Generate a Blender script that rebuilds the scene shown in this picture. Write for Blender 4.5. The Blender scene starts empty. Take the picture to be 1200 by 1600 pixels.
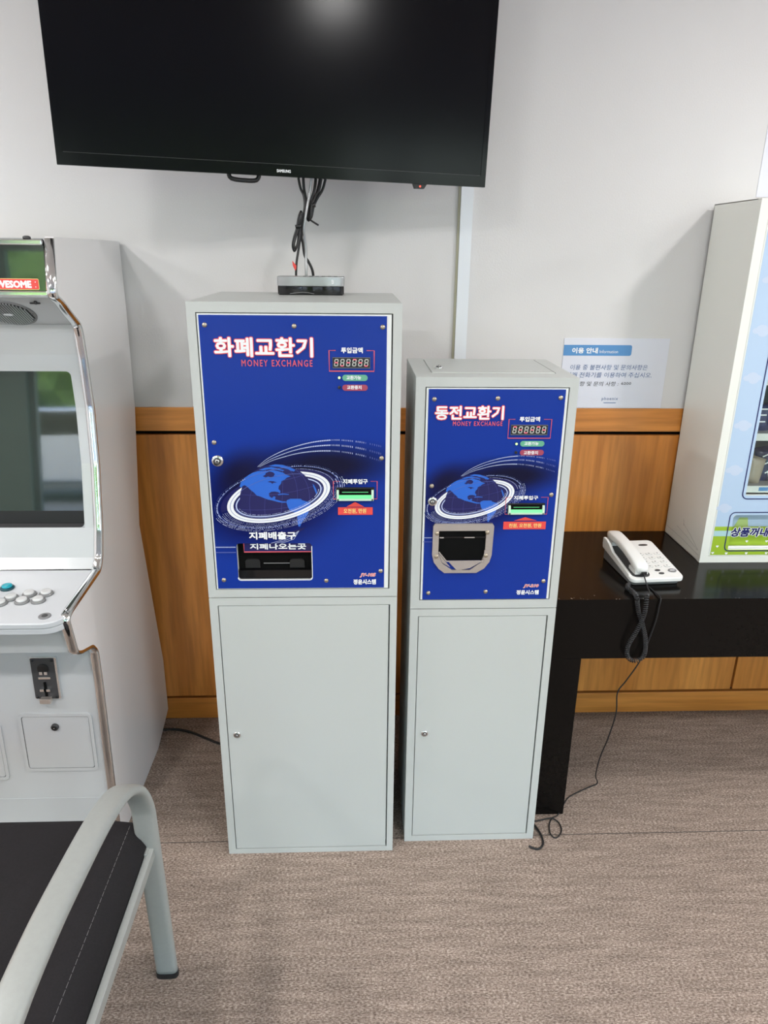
import bpy, bmesh, math, random
from mathutils import Vector, Matrix
random.seed(7)
S = bpy.context.scene
COL = S.collection
R = math.radians

# ------------------------------------------------------------------ camera, sky, exposure
cam = bpy.data.objects.new('camera', bpy.data.cameras.new('camera'))
COL.objects.link(cam)
cam.data.sensor_fit = 'VERTICAL'; cam.data.sensor_height = 24.0
cam.data.lens = 24.0 * 1122.0 / 1600.0
cam.data.clip_start = 0.02; cam.data.clip_end = 300
def cam_matrix(pitch, yaw, roll, loc):
    p, y, r = R(pitch), R(yaw), R(roll)
    fw = Vector((math.sin(y)*math.cos(p), math.cos(y)*math.cos(p), -math.sin(p)))
    rt = Vector((math.cos(y), -math.sin(y), 0)); up = rt.cross(fw)
    r2 = rt*math.cos(r) + up*math.sin(r); u2 = up*math.cos(r) - rt*math.sin(r)
    m = Matrix((r2, u2, -fw)).transposed().to_4x4(); m.translation = loc
    return m
cam.matrix_world = cam_matrix(19.75, 2.4, 0.64, Vector((0, -2.13, 1.52)))
S.camera = cam
S.view_settings.view_transform = 'Standard'; S.view_settings.look = 'None'
S.view_settings.gamma = 1.0; S.view_settings.use_curve_mapping = False
S.view_settings.exposure = 0.17
LAMP_W = 16.5
SKY = 1.9
w = bpy.data.worlds.new('sky'); S.world = w; w.use_nodes = True
nt = w.node_tree; bg = nt.nodes['Background']
sk = nt.nodes.new('ShaderNodeTexSky'); sk.sky_type = 'NISHITA'; sk.sun_disc = False
sk.sun_elevation = R(48); sk.sun_rotation = R(20); sk.altitude = 300; sk.dust_density = 2.5
nt.links.new(sk.outputs[0], bg.inputs[0]); bg.inputs[1].default_value = SKY

RX0, RX1, RY0, RZ1 = -4.2, 4.9, -5.6, 2.55      # room extents (the back wall of the view is y = 0)
GX0, GX1 = -3.15, 4.3                           # glazed front of the hall, behind the viewer
pl = bpy.data.lights.new('daylight portal', 'AREA'); pl.shape = 'RECTANGLE'
pl.size = GX1-GX0; pl.size_y = 2.25; pl.cycles.is_portal = True
po = bpy.data.objects.new('daylight_portal', pl); COL.objects.link(po)
po.location = ((GX0+GX1)/2, RY0-0.02, 1.17); po.rotation_euler = (R(-90), 0, 0)
po.rotation_euler = (R(90), 0, 0)

# ------------------------------------------------------------------ materials
MATS = {}
def mat(name, col, rough=0.5, metal=0.0, spec=0.5, emit=None, es=1.0, coat=0.0, alpha=None, trans=0.0):
    m = bpy.data.materials.new(name); m.use_nodes = True
    b = m.node_tree.nodes['Principled BSDF']
    b.inputs['Base Color'].default_value = (*col, 1); b.inputs['Roughness'].default_value = rough
    b.inputs['Metallic'].default_value = metal; b.inputs['Specular IOR Level'].default_value = spec
    b.inputs['Coat Weight'].default_value = coat; b.inputs['Coat Roughness'].default_value = 0.05
    b.inputs['Transmission Weight'].default_value = trans
    if emit:
        b.inputs['Emission Color'].default_value = (*emit, 1); b.inputs['Emission Strength'].default_value = es
    MATS[name] = m
    return m
def nodes(m): return m.node_tree.nodes, m.node_tree.links, m.node_tree.nodes['Principled BSDF']
def noisy(m, scale=30, amount=0.06, bump=0.0, bscale=None, stretch=(1, 1, 1), detail=3, coords='Object'):
    """multiply the base colour by a soft noise and add a fine bump"""
    N, L, b = nodes(m)
    tc = N.new('ShaderNodeTexCoord'); mp = N.new('ShaderNodeMapping'); mp.inputs['Scale'].default_value = stretch
    L.new(tc.outputs[coords], mp.inputs[0])
    n = N.new('ShaderNodeTexNoise'); n.inputs['Scale'].default_value = scale; n.inputs['Detail'].default_value = detail
    L.new(mp.outputs[0], n.inputs['Vector'])
    c = b.inputs['Base Color'].default_value[:3]
    mx = N.new('ShaderNodeMix'); mx.data_type = 'RGBA'
    mx.inputs[6].default_value = (*[v*(1-amount) for v in c], 1); mx.inputs[7].default_value = (*[min(1, v*(1+amount)) for v in c], 1)
    L.new(n.outputs[0], mx.inputs[0]); L.new(mx.outputs[2], b.inputs['Base Color'])
    if bump:
        n2 = N.new('ShaderNodeTexNoise'); n2.inputs['Scale'].default_value = bscale or scale*4; n2.inputs['Detail'].default_value = 2
        L.new(mp.outputs[0], n2.inputs['Vector'])
        bp = N.new('ShaderNodeBump'); bp.inputs['Strength'].default_value = bump; bp.inputs['Distance'].default_value = 0.002
        L.new(n2.outputs[0], bp.inputs['Height']); L.new(bp.outputs[0], b.inputs['Normal'])
    return m
wallpaper = noisy(mat('wallpaper', (0.71, 0.70, 0.70), 0.85, spec=0.2), 6, 0.025, 0.15, 220)
ceiling_m = noisy(mat('ceiling board', (0.80, 0.80, 0.78), 0.9, spec=0.2), 14, 0.04)
enamel = noisy(mat('pale grey enamel', (0.53, 0.55, 0.535), 0.38), 3, 0.02, 0.05, 500)
enamel_white = mat('white door enamel', (0.80, 0.82, 0.80), 0.3)
cream = noisy(mat('cream enamel', (0.82, 0.83, 0.78), 0.4), 4, 0.03, 0.05, 400)
arcade_white = noisy(mat('arcade white', (0.53, 0.545, 0.555), 0.22, coat=0.3), 5, 0.02)
arcade_side = noisy(mat('arcade side laminate', (0.84, 0.835, 0.845), 0.3, coat=0.2), 3, 0.03)
chrome = mat('chrome', (0.82, 0.83, 0.84), 0.08, 1.0)
steel = noisy(mat('brushed steel', (0.62, 0.56, 0.52), 0.33, 0.75), 60, 0.08, stretch=(1, 1, 8))
steel_bright = mat('bright steel', (0.80, 0.81, 0.81), 0.2, 0.9)
screw_m = mat('brass screw', (0.50, 0.43, 0.34), 0.35, 0.85)
black = mat('black plastic', (0.012, 0.012, 0.013), 0.4)
black_gloss = mat('black gloss', (0.006, 0.006, 0.007), 0.08)
cord_m = mat('glossy black cord', (0.03, 0.03, 0.032), 0.25)
void = mat('dark interior', (0.004, 0.004, 0.004), 0.8, spec=0.1)
dark_grey = mat('dark grey plastic', (0.05, 0.05, 0.052), 0.45)
mid_grey = mat('grey plastic', (0.20, 0.20, 0.205), 0.45)
tvscreen = mat('television screen', (0.004, 0.004, 0.006), 0.17, spec=0.13)
tvbezel = mat('television bezel', (0.005, 0.005, 0.007), 0.14, spec=0.12)
glass_dark = mat('dark glass', (0.012, 0.022, 0.017), 0.03, spec=1.0, coat=1.0)
counter_m = noisy(mat('black counter laminate', (0.006, 0.005, 0.0045), 0.16, spec=0.14), 160, 0.25)
chair_paint = noisy(mat('grey painted steel', (0.335, 0.35, 0.335), 0.4, 0.1), 120, 0.05, 0.08, 900)
uphol = noisy(mat('charcoal upholstery', (0.016, 0.0145, 0.016), 0.7, spec=0.2), 260, 0.3, 0.25, 1200)
thread = mat('pale thread', (0.20, 0.20, 0.20), 0.8)
rubber = mat('black rubber', (0.010, 0.010, 0.011), 0.55)
phone_white = mat('telephone white', (0.82, 0.82, 0.80), 0.35)
white = mat('white print', (0.86, 0.87, 0.90), 0.4)
paper = noisy(mat('white paper', (0.73, 0.745, 0.83), 0.45), 4, 0.02)
silver = mat('silver plastic', (0.40, 0.41, 0.42), 0.3, 0.6)
red = mat('red print', (0.78, 0.07, 0.06), 0.4)
red_line = mat('pink red line', (0.66, 0.10, 0.13), 0.4)
red_dark = mat('dull red pill', (0.36, 0.055, 0.10), 0.4)
green_pill = mat('green pill', (0.13, 0.42, 0.27), 0.4)
yellow_t = mat('yellow lettering', (0.90, 0.74, 0.25), 0.4)
navy = mat('navy print', (0.010, 0.014, 0.12), 0.4)
sky_blue = mat('sky blue print', (0.46, 0.60, 0.79), 0.4)
cloud_m = mat('cloud print', (0.55, 0.64, 0.80), 0.4)
lime = mat('lime print', (0.34, 0.50, 0.03), 0.4)
lime_pale = mat('pale lime print', (0.45, 0.60, 0.22), 0.4)
aqua = mat('aqua print', (0.42, 0.64, 0.68), 0.4)
hdr_blue = mat('header blue print', (0.10, 0.29, 0.60), 0.45)
txt_blue = mat('blue ink', (0.05, 0.12, 0.30), 0.5)
txt_black = mat('black ink', (0.02, 0.02, 0.025), 0.5)
land = mat('land print', (0.022, 0.135, 0.62), 0.2, coat=0.3)
ocean_d = mat('ocean print', (0.012, 0.013, 0.10), 0.2, coat=0.3)
grid_m = mat('graticule print', (0.035, 0.045, 0.26), 0.3)
dots_m = mat('binary print', (0.48, 0.55, 0.80), 0.3)
dots_dim = mat('dim binary print', (0.10, 0.14, 0.42), 0.3)
seg_off = mat('unlit segment', (0.62, 0.62, 0.58), 0.5)
seg_on = mat('lit segment', (0.9, 0.15, 0.2), 0.5, emit=(1.0, 0.10, 0.16), es=0.9)
led_on = mat('lit green lamp', (0.5, 0.9, 0.3), 0.3, emit=(0.55, 1.0, 0.30), es=1.2)
slot_lit = mat('lit slot', (0.06, 0.30, 0.12), 0.3, emit=(0.16, 0.85, 0.30), es=0.75)
slot_plastic = mat('pale slot plastic', (0.56, 0.74, 0.60), 0.3)
red_led = mat('red standby lamp', (0.8, 0.05, 0.03), 0.3, emit=(1.0, 0.08, 0.04), es=1.5)
teal = mat('teal button', (0.01, 0.34, 0.44), 0.15, coat=0.5)
teal_dark = mat('teal button rim', (0.005, 0.06, 0.08), 0.2)
btn_white = mat('clear white button', (0.60, 0.60, 0.60), 0.12, coat=0.5)
ctrl_lit_white = mat('arcade white lit from above', (0.58, 0.595, 0.62), 0.25, coat=0.3)  # arcade white made lighter, overhead light put into the board's colour
btn_rim = mat('clear grey rim', (0.20, 0.20, 0.20), 0.12, spec=0.7)
strip_m = mat('raceway plastic', (0.78, 0.82, 0.87), 0.5)
strip_olive = mat('olive raceway strip', (0.46, 0.44, 0.32), 0.6)  # thin olive strip along the left edge of the raceway
tan_m = mat('tan packet', (0.36, 0.31, 0.24), 0.25, coat=0.5)
plum = noisy(mat('plum packet', (0.06, 0.045, 0.075), 0.25, coat=0.6), 90, 0.7)
indigo_p = noisy(mat('indigo packet', (0.03, 0.04, 0.12), 0.25, coat=0.6), 90, 0.7)
alu = mat('aluminium frame', (0.34, 0.36, 0.35), 0.35, 0.8)
leaf = noisy(mat('foliage', (0.10, 0.17, 0.035), 0.8), 9, 0.7, 0.6, 20)
bark = noisy(mat('bark', (0.10, 0.075, 0.05), 0.9), 12, 0.3)
asphalt = noisy(mat('asphalt', (0.20, 0.20, 0.20), 0.9), 20, 0.2)
drape = noisy(mat('grey green plaster', (0.50, 0.62, 0.56), 0.8), 5, 0.05)
car_paint = mat('silver car paint', (0.55, 0.58, 0.62), 0.2, 0.3, coat=0.8)
lamp_m = mat('lamp diffuser', (0.9, 0.9, 0.9), 0.5, emit=(1.0, 0.98, 0.95), es=14.0)

# window glass that lets daylight through
gm = bpy.data.materials.new('window glass'); gm.use_nodes = True
N, L = gm.node_tree.nodes, gm.node_tree.links
N.remove(N['Principled BSDF'])
tr = N.new('ShaderNodeBsdfTransparent'); tr.inputs[0].default_value = (0.93, 0.96, 0.95, 1)
gl = N.new('ShaderNodeBsdfGlossy'); gl.inputs['Roughness'].default_value = 0.02
mxs = N.new('ShaderNodeMixShader'); mxs.inputs[0].default_value = 0.06
L.new(tr.outputs[0], mxs.inputs[1]); L.new(gl.outputs[0], mxs.inputs[2]); L.new(mxs.outputs[0], N['Material Output'].inputs[0])
glass = gm

# carpet: flecked loop pile with fine ribs running along x, tile seams
carpet = mat('loop pile carpet', (0.3, 0.25, 0.22), 0.95, spec=0.1)
N, L, b = nodes(carpet)
tc = N.new('ShaderNodeTexCoord')
mp = N.new('ShaderNodeMapping'); mp.inputs['Scale'].default_value = (0.45, 1.0, 1.0); L.new(tc.outputs['Object'], mp.inputs[0])
n1 = N.new('ShaderNodeTexNoise'); n1.inputs['Scale'].default_value = 330; n1.inputs['Detail'].default_value = 2.5; n1.inputs['Roughness'].default_value = 0.7
L.new(mp.outputs[0], n1.inputs['Vector'])
cr = N.new('ShaderNodeValToRGB'); e = cr.color_ramp.elements
e[0].position = 0.30; e[0].color = (0.125, 0.088, 0.072, 1); e[1].position = 0.72; e[1].color = (0.66, 0.555, 0.48, 1)
e2 = cr.color_ramp.elements.new(0.5); e2.color = (0.325, 0.255, 0.212, 1)
L.new(n1.outputs[0], cr.inputs[0])
mp2 = N.new('ShaderNodeMapping'); mp2.inputs['Scale'].default_value = (0.12, 1.0, 1.0); L.new(tc.outputs['Object'], mp2.inputs[0])
n2 = N.new('ShaderNodeTexNoise'); n2.inputs['Scale'].default_value = 62; n2.inputs['Detail'].default_value = 4
L.new(mp2.outputs[0], n2.inputs['Vector'])
mx = N.new('ShaderNodeMix'); mx.data_type = 'RGBA'; mx.blend_type = 'MULTIPLY'; mx.inputs[0].default_value = 1.0
cr2 = N.new('ShaderNodeValToRGB'); cr2.color_ramp.elements[0].position = 0.3; cr2.color_ramp.elements[0].color = (0.70, 0.69, 0.68, 1)
cr2.color_ramp.elements[1].position = 0.7; cr2.color_ramp.elements[1].color = (1.04, 1.03, 1.02, 1)
L.new(n2.outputs[0], cr2.inputs[0]); L.new(cr.outputs[0], mx.inputs[6]); L.new(cr2.outputs[0], mx.inputs[7])
sx = N.new('ShaderNodeSeparateXYZ'); L.new(tc.outputs['Object'], sx.inputs[0])
def seam(out, at, period, half):
    a = N.new('ShaderNodeMath'); a.operation = 'SUBTRACT'; L.new(out, a.inputs[0]); a.inputs[1].default_value = at
    p = N.new('ShaderNodeMath'); p.operation = 'PINGPONG'; L.new(a.outputs[0], p.inputs[0]); p.inputs[1].default_value = period/2
    c = N.new('ShaderNodeMath'); c.operation = 'LESS_THAN'; L.new(p.outputs[0], c.inputs[0]); c.inputs[1].default_value = half
    return c
s1 = seam(sx.outputs[1], -0.568, 2.0, 0.0016)
mx2 = N.new('ShaderNodeMix'); mx2.data_type = 'RGBA'; mx2.inputs[7].default_value = (0.10, 0.085, 0.075, 1)
L.new(s1.outputs[0], mx2.inputs[0]); L.new(mx.outputs[2], mx2.inputs[6]); L.new(mx2.outputs[2], b.inputs['Base Color'])
bp = N.new('ShaderNodeBump'); bp.inputs['Strength'].default_value = 0.7; bp.inputs['Distance'].default_value = 0.004
L.new(n1.outputs[0], bp.inputs['Height']); L.new(bp.outputs[0], b.inputs['Normal'])

# veneered wood: grain runs along the given axis
def wood(name, stretch, c0, c1):
    m = mat(name, c0, 0.32, coat=0.15); N, L, b = nodes(m)
    tc = N.new('ShaderNodeTexCoord'); mp = N.new('ShaderNodeMapping'); mp.inputs['Scale'].default_value = stretch
    L.new(tc.outputs['Object'], mp.inputs[0])
    n = N.new('ShaderNodeTexNoise'); n.inputs['Scale'].default_value = 7; n.inputs['Detail'].default_value = 6; n.inputs['Distortion'].default_value = 0.6
    L.new(mp.outputs[0], n.inputs['Vector'])
    r = N.new('ShaderNodeValToRGB'); r.color_ramp.elements[0].position = 0.32; r.color_ramp.elements[0].color = (*c0, 1)
    r.color_ramp.elements[1].position = 0.68; r.color_ramp.elements[1].color = (*c1, 1)
    L.new(n.outputs[0], r.inputs[0])
    f = N.new('ShaderNodeTexNoise'); f.inputs['Scale'].default_value = 70; f.inputs['Detail'].default_value = 3; L.new(mp.outputs[0], f.inputs['Vector'])
    x = N.new('ShaderNodeMix'); x.data_type = 'RGBA'; x.blend_type = 'MULTIPLY'; x.inputs[0].default_value = 0.5
    r2 = N.new('ShaderNodeValToRGB'); r2.color_ramp.elements[0].position = 0.35; r2.color_ramp.elements[0].color = (0.6, 0.55, 0.5, 1)
    r2.color_ramp.elements[1].position = 0.6
    L.new(f.outputs[0], r2.inputs[0]); L.new(r.outputs[0], x.inputs[6]); L.new(r2.outputs[0], x.inputs[7]); L.new(x.outputs[2], b.inputs['Base Color'])
    return m
wood_v = wood('veneer upright grain', (1, 1, 0.07), (0.56, 0.195, 0.034), (0.84, 0.345, 0.080))
wood_h = wood('veneer level grain', (0.06, 1, 1), (0.62, 0.225, 0.040), (0.86, 0.36, 0.086))

# printed blue panel: blue ground with a dark cloud printed round the globe
def panel_blue(name, cx, cz, k):
    m = mat(name, (0.014, 0.045, 0.30), 0.22, spec=0.2, coat=0.05); N, L, b = nodes(m)
    tc = N.new('ShaderNodeTexCoord')
    def blob(x, z, rx, rz, rot, p0, p1):
        mp = N.new('ShaderNodeMapping'); mp.vector_type = 'TEXTURE'
        mp.inputs['Location'].default_value = (cx+x*k, 0, cz+z*k); mp.inputs['Scale'].default_value = (rx*k, 1000, rz*k)
        mp.inputs['Rotation'].default_value = (0, R(-rot), 0)
        L.new(tc.outputs['Object'], mp.inputs[0])
        ln = N.new('ShaderNodeVectorMath'); ln.operation = 'LENGTH'; L.new(mp.outputs[0], ln.inputs[0])
        r = N.new('ShaderNodeMapRange'); r.interpolation_type = 'SMOOTHSTEP'
        r.inputs[1].default_value = p0; r.inputs[2].default_value = p1; r.inputs[3].default_value = 1; r.inputs[4].default_value = 0
        L.new(ln.outputs['Value'], r.inputs[0]); return r
    def mixto(prev, fac, c):
        x = N.new('ShaderNodeMix'); x.data_type = 'RGBA'; x.inputs[7].default_value = (*c, 1)
        L.new(fac.outputs[0], x.inputs[0])
        if prev is None: x.inputs[6].default_value = (0.008, 0.036, 0.30, 1)
        else: L.new(prev.outputs[2], x.inputs[6])
        return x
    a = mixto(None, blob(-0.02, 0.0, 0.20, 0.125, 14, 0.45, 1.25), (0.004, 0.007, 0.085))
    c = mixto(a, blob(0.11, 0.082, 0.19, 0.062, 2, 0.2, 1.15), (0.006, 0.006, 0.028))
    d = mixto(c, blob(-0.085, 0.06, 0.085, 0.06, 40, 0.1, 1.15), (0.007, 0.007, 0.038))
    L.new(d.outputs[2], b.inputs['Base Color'])
    return m
blue_big = panel_blue('blue panel print large', 0.170, 1.000, 1.0)
blue_small = panel_blue('blue panel print small', 0.140, 0.985, 0.79)

# ------------------------------------------------------------------ builders
def smooth_path(pts, n=6, closed=False):
    P = [Vector(p) for p in pts]; out = []
    k = len(P)
    for i in range(k if closed else k-1):
        if closed: p0, p1, p2, p3 = P[(i-1) % k], P[i], P[(i+1) % k], P[(i+2) % k]
        else: p0, p1, p2, p3 = P[max(i-1, 0)], P[i], P[i+1], P[min(i+2, k-1)]
        for j in range(n):
            t = j/n
            out.append(0.5*((2*p1)+(p2-p0)*t+(2*p0-5*p1+4*p2-p3)*t*t+(3*p1-p0-3*p2+p3)*t**3))
    if not closed: out.append(P[-1].copy())
    return out
def rrect(x0, x1, z0, z1, r, n=5, corners=(1, 1, 1, 1)):
    """rounded rectangle, counter-clockwise from the lower left; corners = (bl, br, tr, tl)"""
    pts = []
    for (cx, cz, a0, on, px, pz) in ((x0+r, z0+r, 180, corners[0], x0, z0), (x1-r, z0+r, 270, corners[1], x1, z0),
                                     (x1-r, z1-r, 0, corners[2], x1, z1), (x0+r, z1-r, 90, corners[3], x0, z1)):
        if on:
            for i in range(n+1):
                a = R(a0+90*i/n); pts.append((cx+r*math.cos(a), cz+r*math.sin(a)))
        else: pts.append((px, pz))
    return pts
def ellipse(cx, cz, a, b, rot=0, n=48, t0=0, t1=360):
    o = []
    full = abs(t1-t0-360) < 1e-6
    for i in range(n if full else n+1):
        t = R(t0+(t1-t0)*i/n); x, z = a*math.cos(t), b*math.sin(t)
        o.append((cx+x*math.cos(R(rot))-z*math.sin(R(rot)), cz+x*math.sin(R(rot))+z*math.cos(R(rot))))
    return o

class MB:
    """collects shapes and links them as ONE mesh object"""
    def __init__(s, T=None):
        s.v = []; s.f = []; s.mi = []; s.sm = []; s.mats = []; s.T = T
    def slot(s, m):
        if m not in s.mats: s.mats.append(m)
        return s.mats.index(m)
    def add(s, vs, fs, m, smooth=False):
        o = len(s.v); k = s.slot(m)
        for p in vs:
            p = Vector(p)
            s.v.append(s.T @ p if s.T is not None else p)
        for f in fs:
            s.f.append(tuple(i+o for i in f)); s.mi.append(k); s.sm.append(smooth)
        return s
    def box(s, x0, x1, y0, y1, z0, z1, m):
        v = [(x, y, z) for x in (x0, x1) for y in (y0, y1) for z in (z0, z1)]
        return s.add(v, [(0, 1, 3, 2), (4, 6, 7, 5), (0, 4, 5, 1), (2, 3, 7, 6), (0, 2, 6, 4), (1, 5, 7, 3)], m)
    def prism(s, pts, axis, a, b, m, smooth=False):
        """extrude a closed outline; axis x: pts are (y,z); axis y: (x,z); axis z: (x,y)"""
        def P(p, h): return {'x': (h, p[0], p[1]), 'y': (p[0], h, p[1]), 'z': (p[0], p[1], h)}[axis]
        n = len(pts)
        v = [P(p, a) for p in pts]+[P(p, b) for p in pts]
        area = sum(pts[i][0]*pts[(i+1) % n][1]-pts[(i+1) % n][0]*pts[i][1] for i in range(n))
        flip = (area > 0) != (b > a)
        if axis == 'y': flip = not flip
        caps = [tuple(range(n))[::-1], tuple(range(n, 2*n))]
        side = [(i, (i+1) % n, n+(i+1) % n, n+i) for i in range(n)]
        if flip: caps = [c[::-1] for c in caps]; side = [c[::-1] for c in side]
        s.add(v, caps, m); o = len(s.v)-2*n; k = s.slot(m)
        for f in side: s.f.append(tuple(i+o for i in f)); s.mi.append(k); s.sm.append(smooth)
        return s
    def flat(s, pts, y, m):
        """filled outline in the xz plane, facing -y"""
        n = len(pts)
        area = sum(pts[i][0]*pts[(i+1) % n][1]-pts[(i+1) % n][0]*pts[i][1] for i in range(n))
        q = pts if area > 0 else pts[::-1]
        return s.add([(x, y, z) for x, z in q], [tuple(range(n))], m)
    def quad(s, x0, x1, z0, z1, y, m): return s.flat([(x0, z0), (x1, z0), (x1, z1), (x0, z1)], y, m)
    def line(s, pts, wd, y, m, closed=False):
        """a printed line of width wd along pts in the xz plane"""
        n = len(pts); vs = []
        wf = wd if callable(wd) else (lambda t: wd)
        for i in range(n):
            a = Vector(pts[(i-1) % n] if closed else pts[max(i-1, 0)]); c = Vector(pts[(i+1) % n] if closed else pts[min(i+1, n-1)])
            d = (c-a).normalized(); nn = Vector((-d.y, d.x)); p = Vector(pts[i])
            b0 = Vector(pts[i])-a if i > 0 or closed else d; b1 = c-Vector(pts[i]) if i < n-1 or closed else d
            cs = max(0.5, math.cos((b0.angle(b1) if b0.length > 0 and b1.length > 0 else 0)/2))
            h = wf(i/(n-1))/2/cs
            vs += [(p.x+nn.x*h, y, p.y+nn.y*h), (p.x-nn.x*h, y, p.y-nn.y*h)]
        fs = [(2*i, 2*i+1, 2*((i+1) % n)+1, 2*((i+1) % n)) for i in range(n if closed else n-1)]
        return s.add(vs, fs, m)
    def ring(s, outer, inner, y, m, skip=None):
        n = len(outer)
        vs = [(x, y, z) for x, z in outer]+[(x, y, z) for x, z in inner]
        return s.add(vs, [(i, (i+1) % n, n+(i+1) % n, n+i) for i in range(n) if not (skip and skip(i))], m)
    def lathe(s, prof, c, axis, m, n=24, smooth=True):
        """prof: (radius, height) pairs, revolved round axis through c; ends are capped"""
        ax = {'x': Vector((1, 0, 0)), 'y': Vector((0, 1, 0)), 'z': Vector((0, 0, 1)), '-y': Vector((0, -1, 0))}.get(axis) if isinstance(axis, str) else Vector(axis).normalized()
        u = ax.orthogonal().normalized(); w2 = ax.cross(u); c = Vector(c); vs = []
        for r, h in prof:
            for i in range(n):
                a = 2*math.pi*i/n; vs.append(c+ax*h+(u*math.cos(a)+w2*math.sin(a))*r)
        fs = []
        for k in range(len(prof)-1):
            for i in range(n): fs.append((k*n+i, k*n+(i+1) % n, (k+1)*n+(i+1) % n, (k+1)*n+i))
        s.add(vs, fs, m, smooth)
        o = len(s.v)-len(vs); k = s.slot(m)
        s.f.append(tuple(o+i for i in range(n))[::-1]); s.mi.append(k); s.sm.append(False)
        s.f.append(tuple(o+(len(prof)-1)*n+i for i in range(n))); s.mi.append(k); s.sm.append(False)
        return s
    def tube(s, path, r, m, n=8, closed=False):
        P = [Vector(p) for p in path]; k = len(P); vs = []
        rf = r if callable(r) else (lambda t: r)
        t0 = (P[1]-P[0]).normalized(); u = t0.orthogonal().normalized()
        for i in range(k):
            a = P[(i-1) % k] if closed else P[max(i-1, 0)]; c = P[(i+1) % k] if closed else P[min(i+1, k-1)]
            t = (c-a)
            t = t.normalized() if t.length > 1e-9 else t0
            u = (u-t*u.dot(t))
            u = u.normalized() if u.length > 1e-6 else t.orthogonal().normalized()
            w2 = t.cross(u); rr = rf(i/(k-1))
            for j in range(n):
                ang = 2*math.pi*j/n; vs.append(P[i]+(u*math.cos(ang)+w2*math.sin(ang))*rr)
        fs = [(i*n+j, i*n+(j+1) % n, ((i+1) % k)*n+(j+1) % n, ((i+1) % k)*n+j) for i in range(k if closed else k-1) for j in range(n)]
        if not closed: fs += [tuple(range(n))[::-1], tuple((k-1)*n+j for j in range(n))]
        return s.add(vs, fs, m, True)
    def sweep(s, path, sec, side, m, smooth=True):
        """section sec = (along side, along normal) pairs swept along path; side is a fixed vector"""
        P = [Vector(p) for p in path]; side = Vector(side).normalized(); k = len(P); n = len(sec); vs = []
        for i in range(k):
            t = (P[min(i+1, k-1)]-P[max(i-1, 0)]).normalized(); nn = t.cross(side).normalized()
            for a, b2 in sec: vs.append(P[i]+side*a+nn*b2)
        fs = [(i*n+j, i*n+(j+1) % n, (i+1)*n+(j+1) % n, (i+1)*n+j) for i in range(k-1) for j in range(n)]
        fs += [tuple(range(n))[::-1], tuple((k-1)*n+j for j in range(n))]
        return s.add(vs, fs, m, smooth)
    def curve2d(s, splines, y, depth, m):
        """outline with holes, in the xz plane; front face at y, extruded to y + depth"""
        c = bpy.data.curves.new('tmp', 'CURVE'); c.dimensions = '2D'; c.fill_mode = 'BOTH'; c.extrude = depth/2
        for sp in splines:
            q = c.splines.new('POLY'); q.points.add(len(sp)-1); q.use_cyclic_u = True
            for p, (x, z) in zip(q.points, sp): p.co = (x, z, 0, 1)
        return s._from_curve(c, lambda v: (v.x, y+depth/2-v.z, v.y), m)
    def _from_curve(s, c, fn, m):
        o = bpy.data.objects.new('tmp', c); COL.objects.link(o)
        me = bpy.data.meshes.new_from_object(o.evaluated_get(bpy.context.evaluated_depsgraph_get()))
        vs = [fn(v.co) for v in me.vertices]; fs = [tuple(p.vertices) for p in me.polygons]
        bpy.data.objects.remove(o); bpy.data.curves.remove(c); bpy.data.meshes.remove(me)
        return s.add(vs, fs, m)
    def text(s, body, x0, z0, x1, z1, y, m, off=0.0, shear=0.0, space=1.0, grow=0.0):
        """lettering fitted to a box in the xz plane, facing -y; off thickens the strokes"""
        c = bpy.data.curves.new('tmp', 'FONT'); c.body = body; c.resolution_u = 2; c.space_character = space; c.shear = shear
        o = bpy.data.objects.new('tmp', c); COL.objects.link(o)
        bpy.context.view_layer.update()
        me = bpy.data.meshes.new_from_object(o.evaluated_get(bpy.context.evaluated_depsgraph_get()))
        xs = [v.co.x for v in me.vertices]; ys = [v.co.y for v in me.vertices]
        ax, bx, ay, by = min(xs), max(xs), min(ys), max(ys)
        vs0 = [v.co.copy() for v in me.vertices]; fs0 = [tuple(p.vertices) for p in me.polygons]
        bpy.data.objects.remove(o); bpy.data.curves.remove(c); bpy.data.meshes.remove(me)
        sx2 = (x1-x0-2*off)/(bx-ax); sz2 = (z1-z0-2*off)/(by-ay)
        steps = [(0, 0)] if off+grow <= 0 else [((off+grow)*math.cos(a*math.pi/4), (off+grow)*math.sin(a*math.pi/4)) for a in range(8)]+[(0, 0)]
        for i, (dx, dz) in enumerate(steps):
            s.add([(x0+off+(v.x-ax)*sx2+dx, y-i*1e-6, z0+off+(v.y-ay)*sz2+dz) for v in vs0], fs0, m)
        return s
    def build(s, name, parent=None, bevel=0.0, seg=2, loc=None, autosmooth=None):
        me = bpy.data.meshes.new(name); me.from_pydata([tuple(v) for v in s.v], [], s.f)
        for m in s.mats: me.materials.append(m)
        me.polygons.foreach_set('material_index', s.mi); me.polygons.foreach_set('use_smooth', s.sm)
        me.validate(); me.update()
        o = bpy.data.objects.new(name, me); COL.objects.link(o)
        if parent is not None: o.parent = parent
        if loc is not None: o.location = loc
        if bevel:
            md = o.modifiers.new('bevel', 'BEVEL'); md.width = bevel; md.segments = seg; md.limit_method = 'ANGLE'; md.angle_limit = R(40)
            me.polygons.foreach_set('use_smooth', [True]*len(me.polygons))
            md.harden_normals = True
        return o
def tag(o, label=None, cat=None, group=None, kind=None):
    if label: o['label'] = label
    if cat: o['category'] = cat
    if group: o['group'] = group
    if kind: o['kind'] = kind
    return o
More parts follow.
